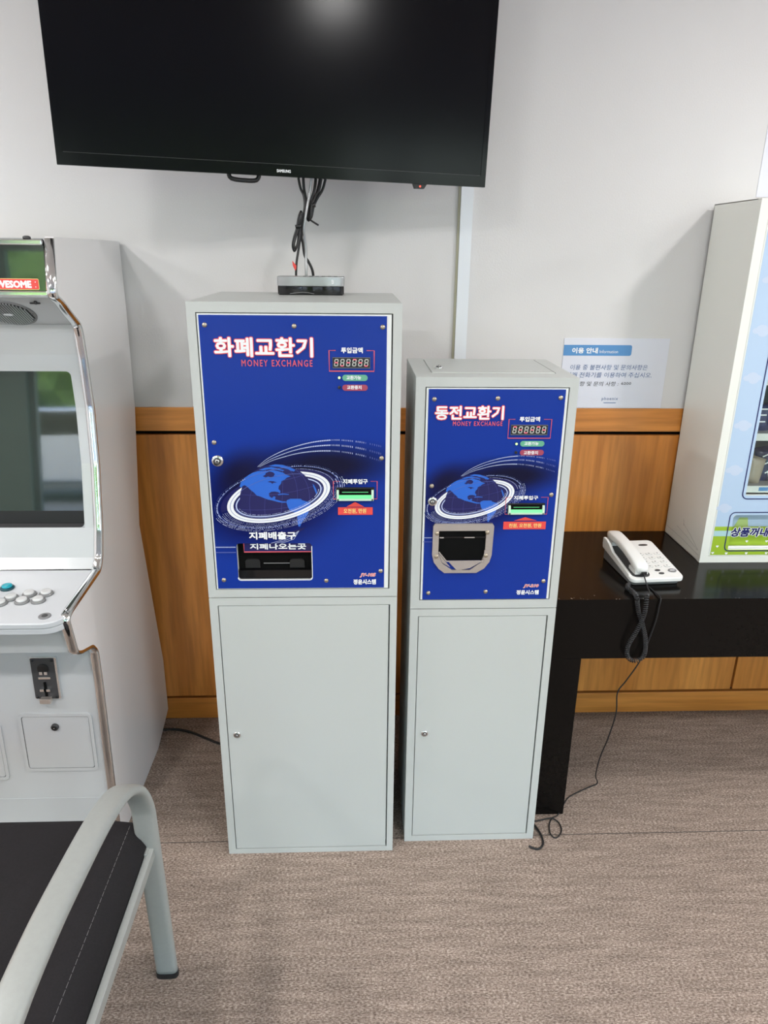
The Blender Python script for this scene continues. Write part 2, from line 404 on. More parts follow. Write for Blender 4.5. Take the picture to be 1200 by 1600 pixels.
def thing(name, label, cat, loc=(0, 0, 0), rz=0, group=None):
    o = bpy.data.objects.new(name, None); COL.objects.link(o); o.empty_display_size = 0.1
    o.location = loc; o.rotation_euler = (0, 0, rz)
    return tag(o, label, cat, group)
def struct(o): o['kind'] = 'structure'; return o
def copy_tree(o, parent=None):
    c = o.copy(); COL.objects.link(c)
    if parent is not None: c.parent = parent
    for ch in list(o.children): copy_tree(ch, c)
    return c

# ------------------------------------------------------------------ the hall
struct(MB().box(RX0-0.2, RX1+0.2, RY0-0.2, 0.2, -0.12, 0.0, carpet).build('floor'))
struct(MB().box(RX0-0.2, RX1+0.2, RY0-0.2, 0.2, RZ1, RZ1+0.12, ceiling_m).build('ceiling'))
WZ = 1.087
wb = MB().box(RX0, RX1, 0.0, 0.15, WZ, RZ1, wallpaper).box(RX0, RX1, 0.012, 0.15, 0, WZ, void)
struct(wb.build('wall_back'))
struct(MB().box(RX0-0.15, RX0, RY0, 0.15, 0, RZ1, wallpaper).build('wall_left'))
struct(MB().box(RX1, RX1+0.15, RY0, 0.15, 0, RZ1, wallpaper).build('wall_right'))
wf = MB().box(RX0, GX0, RY0-0.15, RY0, 0, RZ1, drape).box(GX1, RX1, RY0-0.15, RY0, 0, RZ1, drape).box(GX0, GX1, RY0-0.15, RY0, 2.3, RZ1, drape)
struct(wf.build('wall_front'))
# wainscot: top rail, upright panels, skirting, with dark shadow gaps between them
struct(MB().box(RX0, RX1, -0.006, 0.012, 1.016, WZ, wood_h).build('trim_1', bevel=0.0015))
wp = MB()
joints = [RX0, -1.12, 1.322, RX1]
for i in range(3):
    wp.box(joints[i]+0.004, joints[i+1]-0.004, -0.004, 0.012, 0.088, 1.004, wood_v)
struct(wp.build('trim_2', bevel=0.0015))
struct(MB().box(RX0, RX1, -0.006, 0.012, 0.0, 0.080, wood_h).build('baseboard_back', bevel=0.0015))
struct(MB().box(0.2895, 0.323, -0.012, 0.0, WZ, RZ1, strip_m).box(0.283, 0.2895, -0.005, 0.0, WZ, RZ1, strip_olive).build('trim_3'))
# glazed front behind the viewer: frames, panes and a glass door
nbay = 5; bw = (GX1-GX0)/nbay
for i in range(nbay):
    x0 = GX0+i*bw; x1 = x0+bw; door = (i == 0)
    fr = MB()
    for (a, c) in ((x0, x0+0.06), (x1-0.06, x1)): fr.box(a, c, RY0-0.11, RY0-0.04, 0, 2.3, alu)
    for (a, c) in ((0, 0.10), (2.22, 2.3), (1.0, 1.05)) if not door else ((0, 0.08), (2.08, 2.16), (2.22, 2.3)):
        fr.box(x0+0.06, x1-0.06, RY0-0.11, RY0-0.04, a, c, alu)
    o = struct(fr.build('door_1' if door else 'window_%d' % i))
    MB().box(x0+0.06, x1-0.06, RY0-0.08, RY0-0.07, 0.08, 2.25, glass).build('pane', o)
    if door:
        hb = MB().tube([(x1-0.17, RY0-0.02, 0.75), (x1-0.17, RY0-0.02, 1.75)], 0.018, alu)
        for z in (0.85, 1.65): hb.tube([(x1-0.17, RY0-0.02, z), (x1-0.17, RY0-0.08, z)], 0.012, alu)
        hb.build('handle', o)

# ------------------------------------------------------------------ money exchange machines
def globe_print(mb, cx, cz, k, y, panel):
    """globe, rings and streams of digits as printed on the panel; k scales the print"""
    st = 0.00012
    r = 0.0860*k
    def px(p): return (cx+(p[0]-542)/312*r, cz+(650-p[1])/312*r)
    RC = (cx+0.001*k, cz+0.009*k); rot = 14.7
    E = lambda a, b, n=72, t0=0, t1=360: ellipse(RC[0], RC[1], a*k, b*k, rot, n, t0, t1)
    def dots(a, b, n, size, t0, t1, yy, m=dots_m, p=0.85):
        rnd = random.Random(int(a*1e5))
        for i in range(n):
            if rnd.random() > p: continue
            t = t0+(t1-t0)*i/n
            (x, z), = ellipse(RC[0], RC[1], a*k, b*k, rot, 1, t, t+1)[:1]
            if (x-cx)**2+(z-cz)**2 < (r*1.0)**2 and ((x-RC[0])*-math.sin(R(rot))+(z-RC[1])*math.cos(R(rot))) > 0: continue
            sz = size*k*(0.7+0.5*rnd.random())
            mb.flat(ellipse(x, z, sz, sz*0.8, rot, 6), yy, m)
    # rings behind the globe
    def full_ring(a0, b0, a1, b1, yy, m, t0, t1, n=60):
        o, i2 = E(a0, b0, n, t0, t1), E(a1, b1, n, t0, t1)
        for q in range(n):
            w_ = (q+1) % len(o); mb.add([(o[q][0], yy, o[q][1]), (o[w_][0], yy, o[w_][1]), (i2[w_][0], yy, i2[w_][1]), (i2[q][0], yy, i2[q][1])], [(0, 1, 2, 3)], m)
    # dark ground printed between the rings
    mb.flat(E(0.133, 0.058), y-st, ocean_d)
    full_ring(0.1178, 0.0538, 0.1035, 0.0440, y-2*st, white, 0, 180)
    full_ring(0.0985, 0.0400, 0.0955, 0.0375, y-2*st, dots_m, 0, 180)
    # globe
    mb.flat(ellipse(cx, cz, r*0.985, r, 0, 64), y-3*st, ocean_d)
    for lon in (-0.75, -0.35, 0.1, 0.5, 0.82):
        mb.line([(cx+r*0.98*lon*math.cos(R(a))+0.1*r*math.sin(R(a)), cz+r*0.97*math.sin(R(a))) for a in range(-60, 66, 6)], 0.0006*k, y-4*st, grid_m)
    for lat in (-0.45, -0.1, 0.3, 0.65):
        h = math.sqrt(1-lat*lat)
        mb.line([(cx+r*0.97*h*t/10, cz+r*(lat+0.12*(t/10)*h-0.10*(1-(t/10)**2))) for t in range(-10, 11)], 0.0006*k, y-4*st, grid_m)
    NA = [(240, 522), (252, 485), (285, 450), (320, 425), (350, 408), (395, 395), (440, 395), (480, 392), (520, 388), (560, 398), (590, 408), (612, 425), (648, 438), (618, 450), (598, 468), (575, 478),
          (570, 500), (552, 520), (548, 545), (563, 562), (560, 582), (545, 572), (520, 566), (490, 568), (470, 582), (472, 605), (492, 622), (508, 606), (522, 612), (516, 632), (545, 640), (575, 650), (600, 650), (608, 660), (575, 662),
          (540, 655), (500, 643), (455, 632), (430, 622), (400, 608), (372, 600), (352, 575), (325, 552), (300, 525), (280, 512), (262, 520), (255, 535)]
    SA = [(606, 655), (612, 640), (640, 628), (690, 628), (722, 628), (735, 640), (765, 650), (802, 655), (800, 680), (780, 715), (760, 745), (735, 790), (716, 835), (708, 862), (698, 862), (693, 830), (690, 780), (668, 745), (640, 735), (620, 705)]
    GR = [(478, 352), (530, 340), (590, 345), (640, 362), (688, 385), (676, 398), (650, 392), (630, 380), (600, 372), (560, 360), (520, 358)]
    IS = [(400, 385), (450, 368), (500, 362), (540, 372), (600, 388), (590, 396), (540, 384), (480, 380), (430, 390)]
    AF = [(822, 500), (836, 518), (850, 548), (856, 575), (850, 592), (838, 560), (828, 530)]
    CU = [(540, 590), (580, 583), (630, 588), (628, 594), (580, 592), (545, 597)]
    HB = [(428, 438), (448, 425), (452, 412), (480, 398), (508, 404), (524, 420), (512, 440), (490, 446), (470, 440), (450, 448)]
    LK = [(462, 485), (485, 478), (510, 480), (540, 490), (510, 492), (500, 502), (490, 490)]
    for P in (NA, GR, IS, AF, CU): mb.flat([px(p) for p in P], y-5*st, land)
    mb.flat([px(p) for p in SA], y-5*st, land)
    for P in (HB, LK): mb.flat([px(p) for p in P], y-6*st, ocean_d)
    # the lower globe is faded out below the ring (same ground as the panel)
    arc = E(0.112, 0.050, 40, 181, 359)
    low = ellipse(cx, cz, r*1.01, r*1.01, 0, 40, 200, 352)
    inside = [p for p in arc if True]
    out = E(0.150, 0.085, 40, 181, 359)
    for q in range(40):
        mb.add([(inside[q][0], y-7*st, inside[q][1]), (inside[q+1][0], y-7*st, inside[q+1][1]), (out[q+1][0], y-7*st, out[q+1][1]), (out[q][0], y-7*st, out[q][1])], [(0, 1, 2, 3)], panel)
    tail = [(690, 748), (730, 742), (790, 728), (772, 770), (745, 805), (722, 842), (710, 868), (698, 866), (692, 830)]
    mb.flat([px(p) for p in tail], y-8*st, land)
    # rings in front
    full_ring(0.1178, 0.0538, 0.1035, 0.0440, y-9*st, white, 178, 362)
    full_ring(0.0985, 0.0400, 0.0955, 0.0375, y-9*st, dots_m, 180, 360)
    full_ring(0.1112, 0.0494, 0.1102, 0.0486, y-10*st, dots_dim, 0, 360)
    full_ring(0.1010, 0.0420, 0.1000, 0.0412, y-9*st, dots_dim, 180, 360)
    for a, b2, n, s_ in ((0.0915, 0.0350, 90, 0.0009), (0.122, 0.0570, 150, 0.0006), (0.126, 0.0590, 150, 0.0006), (0.131, 0.0615, 150, 0.0006)):
        dots(a, b2, n, s_, 185, 355, y-10*st)
    full_ring(0.1405, 0.0655, 0.1390, 0.0645, y-9*st, dots_dim, -60, 300)
    dots(0.1412, 0.0660, 170, 0.0012, -50, 300, y-10*st)
    for a, b2 in ((0.1455, 0.0690), (0.1500, 0.0720), (0.1350, 0.0632)): dots(a, b2, 150, 0.0009, 190, 370, y-10*st)
    dots(0.1455, 0.0690, 150, 0.0006, 10, 190, y-10*st, dots_dim)
    dots(0.128, 0.0600, 120, 0.0006, 0, 80, y-10*st)
    # streams of digits sweeping up to the right
    G = lambda x, z: (cx+(x-0.170)*k, cz+(z-1.0)*k)
    streams = [[(0.128, 1.080), (0.150, 1.098), (0.182, 1.115), (0.2153, 1.1269), (0.2500, 1.1355), (0.2878, 1.1400), (0.3200, 1.1395), (0.3600, 1.1345), (0.4024, 1.1251)],
               [(0.130, 1.080), (0.155, 1.096), (0.185, 1.109), (0.2150, 1.1188), (0.2500, 1.1258), (0.2878, 1.1288), (0.3200, 1.1270), (0.3600, 1.1200), (0.4024, 1.1080)],
               [(0.133, 1.080), (0.160, 1.094), (0.188, 1.103), (0.2148, 1.1100), (0.2500, 1.1150), (0.2878, 1.1160), (0.3200, 1.1130), (0.3600, 1.1050), (0.4024, 1.0920)]]
    for si, stp in enumerate(streams):
        P = [Vector(G(*p)) for p in smooth_path([(x, z, 0) for x, z in stp], 10) for p in [(p.x, p.y)]]
        Lh = len(P)
        cut = int(Lh*0.62)
        for i in range(0, cut):
            mb.line([tuple(P[i]), tuple(P[i].lerp(P[i+1], 1.0 if i < Lh*0.25 else 0.78))], (0.0005+0.0038*(i/Lh))*k, y-10*st, dots_m)
        rnd = random.Random(si)
        i = float(cut)
        while i < Lh-2:
            p = P[int(i)]; hgt = (0.0024+0.0042*(i/Lh-0.55))*k*(1.15 if si == 1 else 1)
            ch = rnd.choice('0011'); hw = hgt*(0.30 if ch == '0' else 0.17)
            mb.text(ch, p.x-hw, p.y-hgt/2, p.x+hw, p.y+hgt/2, y-10*st, dots_m if i < Lh*0.88 else dots_dim)
            i += 1.15
    for z in (0.8906, 0.8777):
        a, b2 = G(0.0252, z), G(0.0700, z)
        n = 16
        for i in range(n): mb.line([(a[0]+(b2[0]-a[0])*i/n, a[1]), (a[0]+(b2[0]-a[0])*(i+0.7)/n, a[1])], 0.0024*k, y-10*st, dots_m if z > 0.88 else dots_dim)
    if k > 0.9:
        for d in (0, 0.0035, 0.007):
            mb.line([G(0.150+d*3.2, 0.9000), G(0.170+d*2.4, 0.9058-d*0.2), G(0.195+d, 0.9170-d), G(0.2140, 0.9300)], 0.0009, y-10*st, dots_m)

def seven_segments(mb, x0, x1, z0, z1, y, lit, n=6):
    cw = (x1-x0)/n
    for i in range(n):
        cx0 = x0+cw*(i+0.20); cx1 = x0+cw*(i+0.78); sl = 0.0008
        zm = (z0+z1)/2; t = (cx1-cx0)*0.24
        def seg(a, b2, on):
            mb.line([a, b2], t, y, seg_on if on else seg_off)
        q = lambda x, z: (x+sl*(z-zm)/(z1-zm), z)
        seg(q(cx0+t*.3, z1-t/2), q(cx1-t*.3, z1-t/2), lit[i] == 't')
        seg(q(cx0+t*.3, zm), q(cx1-t*.3, zm), lit[i] == 'm')
        seg(q(cx0+t*.3, z0+t/2), q(cx1-t*.3, z0+t/2), lit[i] == 'b')
        for x in (cx0+t*.2, cx1-t*.2):
            seg(q(x, zm+t*.6), q(x, z1-t*.9), False); seg(q(x, z0+t*.9), q(x, zm-t*.6), False)
        mb.flat(ellipse(cx1+t*0.9, z0+t*.5, t*.4, t*.4, 0, 8), y, dark_grey)

def bracket(mb, x0, x1, z0, z1, g0, g1, wd, y):
    mb.line([(g0, z1), (x0, z1), (x0, z0), (x1, z0), (x1, z1), (g1, z1)], wd, y, red_line)

def cam_lock(name, parent, x, y, z, r, axis='-y', inner=dark_grey):
    l = MB()
    ax = Vector((0, -1, 0)) if axis == '-y' else Vector((0, 0, 1))
    c = Vector((x, y, z))
    l.lathe([(r, -0.002), (r, r*0.18), (r*0.86, r*0.36), (r*0.62, r*0.40)], c, ax, chrome, 28)
    l.lathe([(r*0.60, r*0.30), (r*0.58, r*0.46), (r*0.5, r*0.5)], c, ax, inner, 24)
    l.lathe([(r*0.34, r*0.40), (r*0.32, r*0.58), (r*0.2, r*0.62)], c, ax, steel_bright, 20)
    if axis == '-y': l.box(x-r*0.06, x+r*0.06, y-r*0.66, y-r*0.4, z-r*0.2, z+r*0.2, void)
    else: l.box(x-r*0.2, x+r*0.2, y-r*0.06, y+r*0.06, z+r*0.4, z+r*0.66, void)
    return l.build(name, parent)

def machine(D, root):
    W, H, SEAM, DEP = D['W'], D['H'], D['SEAM'], D['DEP']
    # --- upper cabinet: a shell with an open front
    ox0, ox1, oz0, oz1 = D['open']
    c = MB()
    c.curve2d([[(0, SEAM+0.001), (W, SEAM+0.001), (W, H), (0, H)], [(ox0, oz0), (ox0, oz1), (ox1, oz1), (ox1, oz0)]], 0.0, 0.022, enamel)
    if not D.get('lid'):
        c.box(0, W, 0.022, DEP, SEAM+0.001, H, enamel)
    else:
        c.box(0, W, 0.022, DEP, SEAM+0.001, H, enamel)
    c.build('upper_cabinet', root, bevel=0.0016)
    # --- front door: white steel door carrying the printed blue panel
    dx0, dx1, dz0, dz1 = D['door']
    px0, px1, pz0, pz1 = D['panel']
    pan = D['pmat']
    d = MB(); YD = 0.0015; YP = 0.0005
    hole = D.get('hole')
    hs = [rrect(*hole, 0.007)] if hole else []
    d.curve2d([[(dx0, dz0), (dx1, dz0), (dx1, dz1), (dx0, dz1)]]+[h[::-1] for h in hs], YD, 0.016, enamel_white)
    d.curve2d([[(px0, pz0), (px1, pz0), (px1, pz1), (px0, pz1)]]+[h[::-1] for h in hs], YP, 0.001, pan)
    globe_print(d, D['globe'][0], D['globe'][1], D['k'], YP-0.0001, pan)
    YT = YP-0.0018
    bracket(d, *D['brk1'], *D['gap1'], 0.0017*D['kk'], YT)
    bracket(d, *D['brk2'], *D['gap2'], 0.0013*D['kk'], YT)
    for key, m in (('pill', green_pill), ('pill2', red_dark)):
        x0, x1, z0, z1 = D[key]; d.flat(rrect(x0, x1, z0, z1, (z1-z0)/2-0.0002, 6), YT, m)
    (tx0, tz), (txm, tzt), (tx1, _) = D['tri']; d.flat([(tx0, tz), (tx1, tz), (txm, tzt)], YT, red)
    x0, x1, z0, z1 = D['rect']; d.quad(x0, x1, z0, z1, YT, red)
    if hole:
        h = rrect(hole[0]+0.0005, hole[1]-0.0005, hole[2]+0.0005, hole[3]-0.0005, 0.0066); n = len(h)
        h2 = rrect(hole[0]-0.0012, hole[1]+0.0012, hole[2]-0.0012, hole[3]+0.0012, 0.0078)
        d.ring(h2, h, YT+0.0006, white, skip=lambda i: h[i][1] > hole[2]+0.075)
    door = d.build('front_door', root)
    YL = YT-0.0003
    # lettering
    t = MB(); x0, x1, z0, z1 = D['title']
    t.text(D['title_s'], x0, z0, x1, z1, YL, red, off=0.0018*D['kk'], grow=0.0011)
    t.text(D['title_s'], x0, z0, x1, z1, YL-0.0002, white, off=0.0018*D['kk'], grow=-0.0005)
    t.build('title_lettering', door)
    MB().text('MONEY EXCHANGE', *[D['me'][i] for i in (0, 2, 1, 3)], YL, red_line, off=0.0002, space=1.3).build('subtitle_lettering', door)
    t = MB()
    def put(s_, key, m, off=0.0007, shear=0.0): x0, x1, z0, z1 = D[key]; t.text(s_, x0, z0, x1, z1, YL, m, off=off*D['kk'], shear=shear)
    put('투입금액', 'tu', white, 0.0005); put('교환가능', 'pt', white, 0.00025); put('교환중지', 'pt2', white, 0.00025)
    put('지폐투입구', 'lab', white, 0.0005); put(D['rect_s'], 'rt', yellow_t, 0.0002)
    if D.get('out'): put('지폐배출구', 'out', white, 0.0008)
    x0, x1, z0, z1 = D['jy']
    t.text(D['jy_s'], x0, z0, x1, z1, YL, white, off=0.0006, shear=0.25, grow=0.0004); t.text(D['jy_s'], x0, z0, x1, z1, YL-0.0002, red, off=0.0006, shear=0.25, grow=-0.0003)
    put('정윤시스템', 'js', white, 0.0006)
    t.build('small_lettering', door)
    for x, z in D['screws']:
        MB().lathe([(0.0052, -0.001), (0.0052, 0.0010), (0.0040, 0.0026), (0.0018, 0.0034)], (x, YP, z), '-y', screw_m, 16).build('screw', door)
    cam_lock('door_lock', door, D['lock'][0], YP, D['lock'][1], D['lock'][2])
    # display
    x0, x1, z0, z1 = D['disp']
    q = MB().curve2d([[(x0, z0), (x1, z0), (x1, z1), (x0, z1)]], YT-0.001, 0.003, dark_grey)
    q.quad(x0+0.001, x1-0.001, z0+0.001, z1-0.001, YT-0.0013, black)
    q.line([(x0, z0), (x1, z0), (x1, z1), (x0, z1)], 0.0007, YT-0.0013, mid_grey, closed=True)
    seven_segments(q, x0+0.0015, x1-0.0015, z0+0.0035, z1-0.003, YT-0.0016, D['lit'])
    q.build('display', root)
    for (x, z), m, lab in zip(D['leds'], (led_on, black), ('lit green indicator lamp', 'unlit indicator lamp')):
        l = MB().lathe([(0.0032, -0.001), (0.0032, 0.0012)], (x, YP-0.0018, z), '-y', dark_grey, 16)
        l.lathe([(0.0026, 0), (0.0026, 0.002), (0.0018, 0.0036), (0.0008, 0.0042)], (x, YP-0.0018, z), '-y', m, 16)
        tag(l.build('indicator_lamp', root), lab)
    # bill slot: pale plastic lip with a lit throat
    x0, x1, z0, z1 = D['slot']; hh = z1-z0
    s = MB()
    s.box(x0-0.001, x1+0.001, -0.003, 0.004, z0+hh*0.12, z1, black)
    s.box(x0+0.001, x1-0.001, -0.0090, 0.0, z0, z0+hh*0.16, slot_plastic)
    for a, b2 in ((x0, x0+0.005), (x1-0.005, x1)): s.prism([(-0.0090, z0), (-0.0090, z0+hh*0.45), (-0.006, z0+hh*0.82), (0.0, z0+hh*0.82), (0.0, z0)], 'x', a, b2, slot_plastic)
    s.box(x0+0.005, x1-0.005, -0.0035, -0.0030, z0+hh*0.42, z1-hh*0.10, void)
    so = s.build('bill_slot', root, bevel=0.0006)
    g = MB().add([(x0+0.005, -0.0086, z0+hh*0.17), (x1-0.005, -0.0086, z0+hh*0.17), (x1-0.005, -0.0040, z0+hh*0.42), (x0+0.005, -0.0040, z0+hh*0.42)], [(0, 1, 2, 3)], slot_lit)
    g.quad(x0+0.012, x1-0.012, z0+hh*0.62, z0+hh*0.66, -0.0037, slot_lit)
    tag(g.build('slot_light', so), 'glowing green slot light')
    # --- lower cabinet and its door
    lc = MB(); lx0, lx1, lz0, lz1 = D['ldoor']
    lc.curve2d([[(0, 0), (W, 0), (W, SEAM-0.001), (0, SEAM-0.001)], [(lx0-0.0016, lz0-0.0016), (lx0-0.0016, lz1+0.0016), (lx1+0.0030, lz1+0.0016), (lx1+0.0030, lz0-0.0016)]], 0.0, 0.022, enamel)
    lc.box(0, W, 0.022, DEP, 0, SEAM-0.001, enamel)
    lc.build('lower_cabinet', root, bevel=0.0016)
    cd = MB().box(lx0, lx1, 0.0008, 0.018, lz0, lz1, enamel).build('cabinet_door', root, bevel=0.0012)
    cam_lock('door_lock', cd, D['llock'][0], 0.0008, D['llock'][1], 0.0095)
    return door

YM1, YM2 = -0.611, -0.580
M1 = thing('money_exchange_machine', 'taller blue and pale grey money exchange machine under the television', 'money changer', (-0.342, YM1, 0))
m1 = dict(W=0.4388, H=1.4262, SEAM=0.763, DEP=0.40, open=(0.0178, 0.4202, 0.7830, 1.4055), door=(0.0200, 0.4172, 0.7850, 1.4035),
    panel=(0.0235, 0.4075, 0.7865, 1.4003), pmat=blue_big, hole=(0.0713, 0.2414, 0.8079, 0.8991), globe=(0.170, 1.000), k=1.0, kk=1.0,
    brk1=(0.2878, 0.3815, 1.2884, 1.3310), gap1=(0.3015, 0.3658), brk2=(0.2928, 0.3897, 1.0058, 1.0469), gap2=(0.3059, 0.3751),
    pill=(0.3149, 0.3681, 1.2680, 1.2810), pill2=(0.3147, 0.3682, 1.2474, 1.2602), tri=((0.3210, 0.9872), (0.3407, 0.9988), (0.3611, 0.9872)),
    rect=(0.3025, 0.3802, 0.9681, 0.9860), title=(0.0510, 0.2556, 1.3158, 1.3574), title_s='화폐교환기', me=(0.1060, 0.2531, 1.2974, 1.3112),
    tu=(0.3125, 0.3578, 1.3254, 1.3375), pt=(0.3234, 0.3544, 1.2707, 1.2792), pt2=(0.3245, 0.3553, 1.2502, 1.2586), lab=(0.3137, 0.3689, 1.0407, 1.0522),
    rt=(0.3150, 0.3655, 0.9715, 0.9830), rect_s='오천원, 만원', out=(0.1014, 0.2067, 0.9092, 0.9281), jy=(0.3511, 0.3883, 0.8135, 0.8245), jy_s='JY-105',
    js=(0.3360, 0.3885, 0.7955, 0.8090), screws=[(0.0353, 1.3805), (0.2171, 1.3793), (0.3987, 1.3785), (0.0377, 1.1345), (0.3990, 1.0993), (0.0378, 0.8085), (0.2735, 0.8054), (0.3993, 0.8291)],
    lock=(0.0427, 1.0938, 0.0132), disp=(0.2950, 0.3731, 1.2953, 1.3167), lit='mbmtmb', leds=[(0.3084, 1.2748), (0.3083, 1.2543)], slot=(0.2999, 0.3820, 1.0036, 1.0327),
    ldoor=(0.0205, 0.4195, 0.0165, 0.7410), llock=(0.0429, 0.3814))
machine(m1, M1)
# payout recess of the taller machine, with the second line of lettering inside it
h = m1['hole']; p = MB()
p.box(h[0]-0.004, h[1]+0.004, 0.0185, 0.0205, h[2]-0.004, h[3]+0.004, void)
for a in ((h[0]-0.004, h[0]-0.0005), (h[1]+0.0005, h[1]+0.004)): p.box(a[0], a[1], 0.004, 0.0185, h[2]-0.004, h[3]+0.004, black)
p.box(h[0], h[1], 0.006, 0.0185, h[2], h[2]+0.022, black_gloss)
for a in (0.016, 0.118): p.prism(rrect(h[0]+a, h[0]+a+0.034, h[2]+0.026, h[2]+0.048, 0.008, 5, (0, 0, 1, 1)), 'y', 0.011, 0.016, black)
p.box(h[0]+0.058, h[0]+0.130, 0.012, 0.014, h[2]+0.036, h[2]+0.0375, mid_grey)
po_ = p.build('payout_recess', M1)
p = MB().box(h[0]+0.016, h[1]-0.0006, 0.0050, 0.0062, 0.8765, h[3]-0.0006, ocean_d)
p.line([(h[0]+0.016, h[3]-0.001), (h[0]+0.016, 0.8765), (h[1]-0.001, 0.8765)], 0.0022, 0.0046, red_line)
p.text('지폐나오는곳', 0.1010, 0.8822, 0.2287, 0.8975, 0.0044, white, off=0.0007)
p.build('recess_sign', po_)

M2 = thing('money_exchange_machine', 'shorter blue and pale grey coin exchange machine beside the black counter', 'money changer', (0.131, YM2, 0))
m2 = dict(W=0.3565, H=1.2715, SEAM=0.7135, DEP=0.295, lid=True, open=(0.0211, 0.3376, 0.7362, 1.2506), door=(0.0238, 0.3352, 0.7385, 1.2485),
    panel=(0.0285, 0.3295, 0.7385, 1.2458), pmat=blue_small, globe=(0.1405, 0.9855), k=0.79, kk=0.86,
    brk1=(0.2080, 0.3033, 1.1373, 1.1800), gap1=(0.2218, 0.2860), brk2=(0.2138, 0.3112, 0.9572, 0.9983), gap2=(0.2265, 0.2949),
    pill=(0.2368, 0.2913, 1.1182, 1.1310), pill2=(0.2376, 0.2917, 1.0978, 1.1107), tri=((0.2361, 0.9412), (0.2617, 0.9497), (0.2900, 0.9412)),
    rect=(0.2119, 0.3114, 0.9197, 0.9387), title=(0.0428, 0.1960, 1.1780, 1.2104), title_s='동전교환기', me=(0.0837, 0.1939, 1.1650, 1.1753),
    tu=(0.2313, 0.2768, 1.1746, 1.1860), pt=(0.2460, 0.2781, 1.1211, 1.1292), pt2=(0.2462, 0.2784, 1.0996, 1.1081), lab=(0.2316, 0.2880, 0.9921, 1.0023),
    rt=(0.2249, 0.3006, 0.9237, 0.9344), rect_s='천원, 오천원, 만원', jy=(0.2706, 0.3078, 0.7682, 0.7784), jy_s='JY-210', js=(0.2549, 0.3092, 0.7508, 0.7632),
    screws=[(0.0411, 1.2238), (0.1803, 1.2260), (0.3190, 1.2279), (0.0418, 1.0254), (0.3182, 1.0038), (0.3187, 0.7857), (0.0425, 0.7563), (0.1806, 0.7589)],
    lock=(0.0448, 0.9887, 0.0110), disp=(0.2137, 0.2955, 1.1453, 1.1673), lit='tmbmtm', leds=[(0.2283, 1.1244), (0.2287, 1.1044)], slot=(0.2201, 0.3038, 0.9588, 0.9839),
    ldoor=(0.0214, 0.3352, 0.0195, 0.6920), llock=(0.0454, 0.3536))
machine(m2, M2)
# coin outlet: U-shaped steel frame, dark throat and a bright scoop
x0, x1, z0, z1 = 0.0482, 0.1899, 0.8110, 0.9351
fr = [(x0+0.004, z1), (x0, z1-0.006), (x0-0.0005, z0+0.046)]
fr += [(x0+0.004, z0+0.028), (x0+0.016, z0+0.011), (x0+0.030, z0), (x1-0.036, z0), (x1-0.018, z0+0.011), (x1-0.006, z0+0.028), (x1-0.0015, z0+0.046), (x1, z1-0.006), (x1-0.004, z1)]
ox0, ox1, oz0, oz1 = 0.0620, 0.1725, 0.8260, 0.9178
hole = [(ox0, oz1), (ox1, oz1), (ox1-0.0005, 0.862), (ox1-0.008, 0.838), (ox1-0.034, 0.8185), (ox0+0.034, 0.8185), (ox0+0.010, 0.836), (ox0, 0.862)]
c = MB().curve2d([fr[::-1], hole], -0.006, 0.006, steel)
outlet = c.build('coin_outlet', M2, bevel=0.0012)
c = MB().box(ox0-0.004, ox1+0.004, -0.0012, -0.0006, 0.842, oz1+0.002, void)
c.box(ox0, ox1, -0.0030, -0.0012, 0.8990, 0.9025, black_gloss)
c.box(ox0+0.002, ox0+0.012, -0.0034, -0.0012, 0.8985, 0.9015, steel_bright).box(ox0+0.06, ox0+0.084, -0.0034, -0.0012, 0.8990, 0.9015, steel_bright)
c.build('throat', outlet)
c = MB()
tilt = [(ox0+0.001, 0.866), (ox0+0.020, 0.842), (ox1-0.002, 0.842), (ox1-0.001, 0.870)]
c.line(tilt, 0.0030, -0.0075, steel_bright)
c.flat([(ox0+0.024, 0.8415), (ox1-0.006, 0.8415), (ox1-0.034, 0.824), (ox0+0.052, 0.8185), (ox0+0.044, 0.8195)], -0.0068, steel_bright)
c.flat([(ox0+0.001, 0.862), (ox0+0.017, 0.842), (ox0+0.030, 0.826), (ox0+0.010, 0.838)], -0.0062, steel)
c.build('scoop', outlet)
for x, z in ((0.0574, 0.9119), (0.1748, 0.9139), (0.0575, 0.8538), (0.1746, 0.8556)):
    MB().lathe([(0.0050, -0.001), (0.0050, 0.0010), (0.0038, 0.0026), (0.0016, 0.0034)], (x, -0.006, z), '-y', screw_m, 16).build('screw', outlet)
# lid on top of the shorter machine
c = MB().box(0.040, 0.318, 0.060, 0.270, 1.2700, 1.2732, enamel)
c.box(0.3182, 0.3208, 0.060, 0.272, 1.2690, 1.2724, void)
lid = c.build('top_lid', M2, bevel=0.0008)
cam_lock('lid_lock', lid, 0.062, 0.120, 1.2732, 0.0105, 'z')

# ------------------------------------------------------------------ television
BL, BR = Vector((-0.6391, -0.40, 1.694)), Vector((0.3215, -0.20, 1.6776))
xa = (BR-BL); TW = xa.length; xa.normalize()
up = Vector((0, 0, 1)); up -= xa*up.dot(xa); up.normalize()
back = up.cross(xa); tl = R(1.5)
up2 = up*math.cos(tl)-back*math.sin(tl); back2 = up2.cross(xa)
TM = Matrix((xa, back2, up2)).transposed().to_4x4(); TM.translation = BL
TH = TW*9/16+0.012
TV = thing('television', 'black flat screen television on the wall above the exchange machines', 'television'); TV.matrix_world = TM
t = MB().curve2d([[(0, 0), (TW, 0), (TW, TH), (0, TH)], [(0.013, 0.026), (0.013, TH-0.013), (TW-0.013, TH-0.013), (TW-0.013, 0.026)]], 0.0, 0.012, tvbezel)
t.build('bezel', TV, bevel=0.0015)
MB().box(0.0125, TW-0.0125, 0.0012, 0.010, 0.0255, TH-0.0125, tvscreen).build('screen', TV)
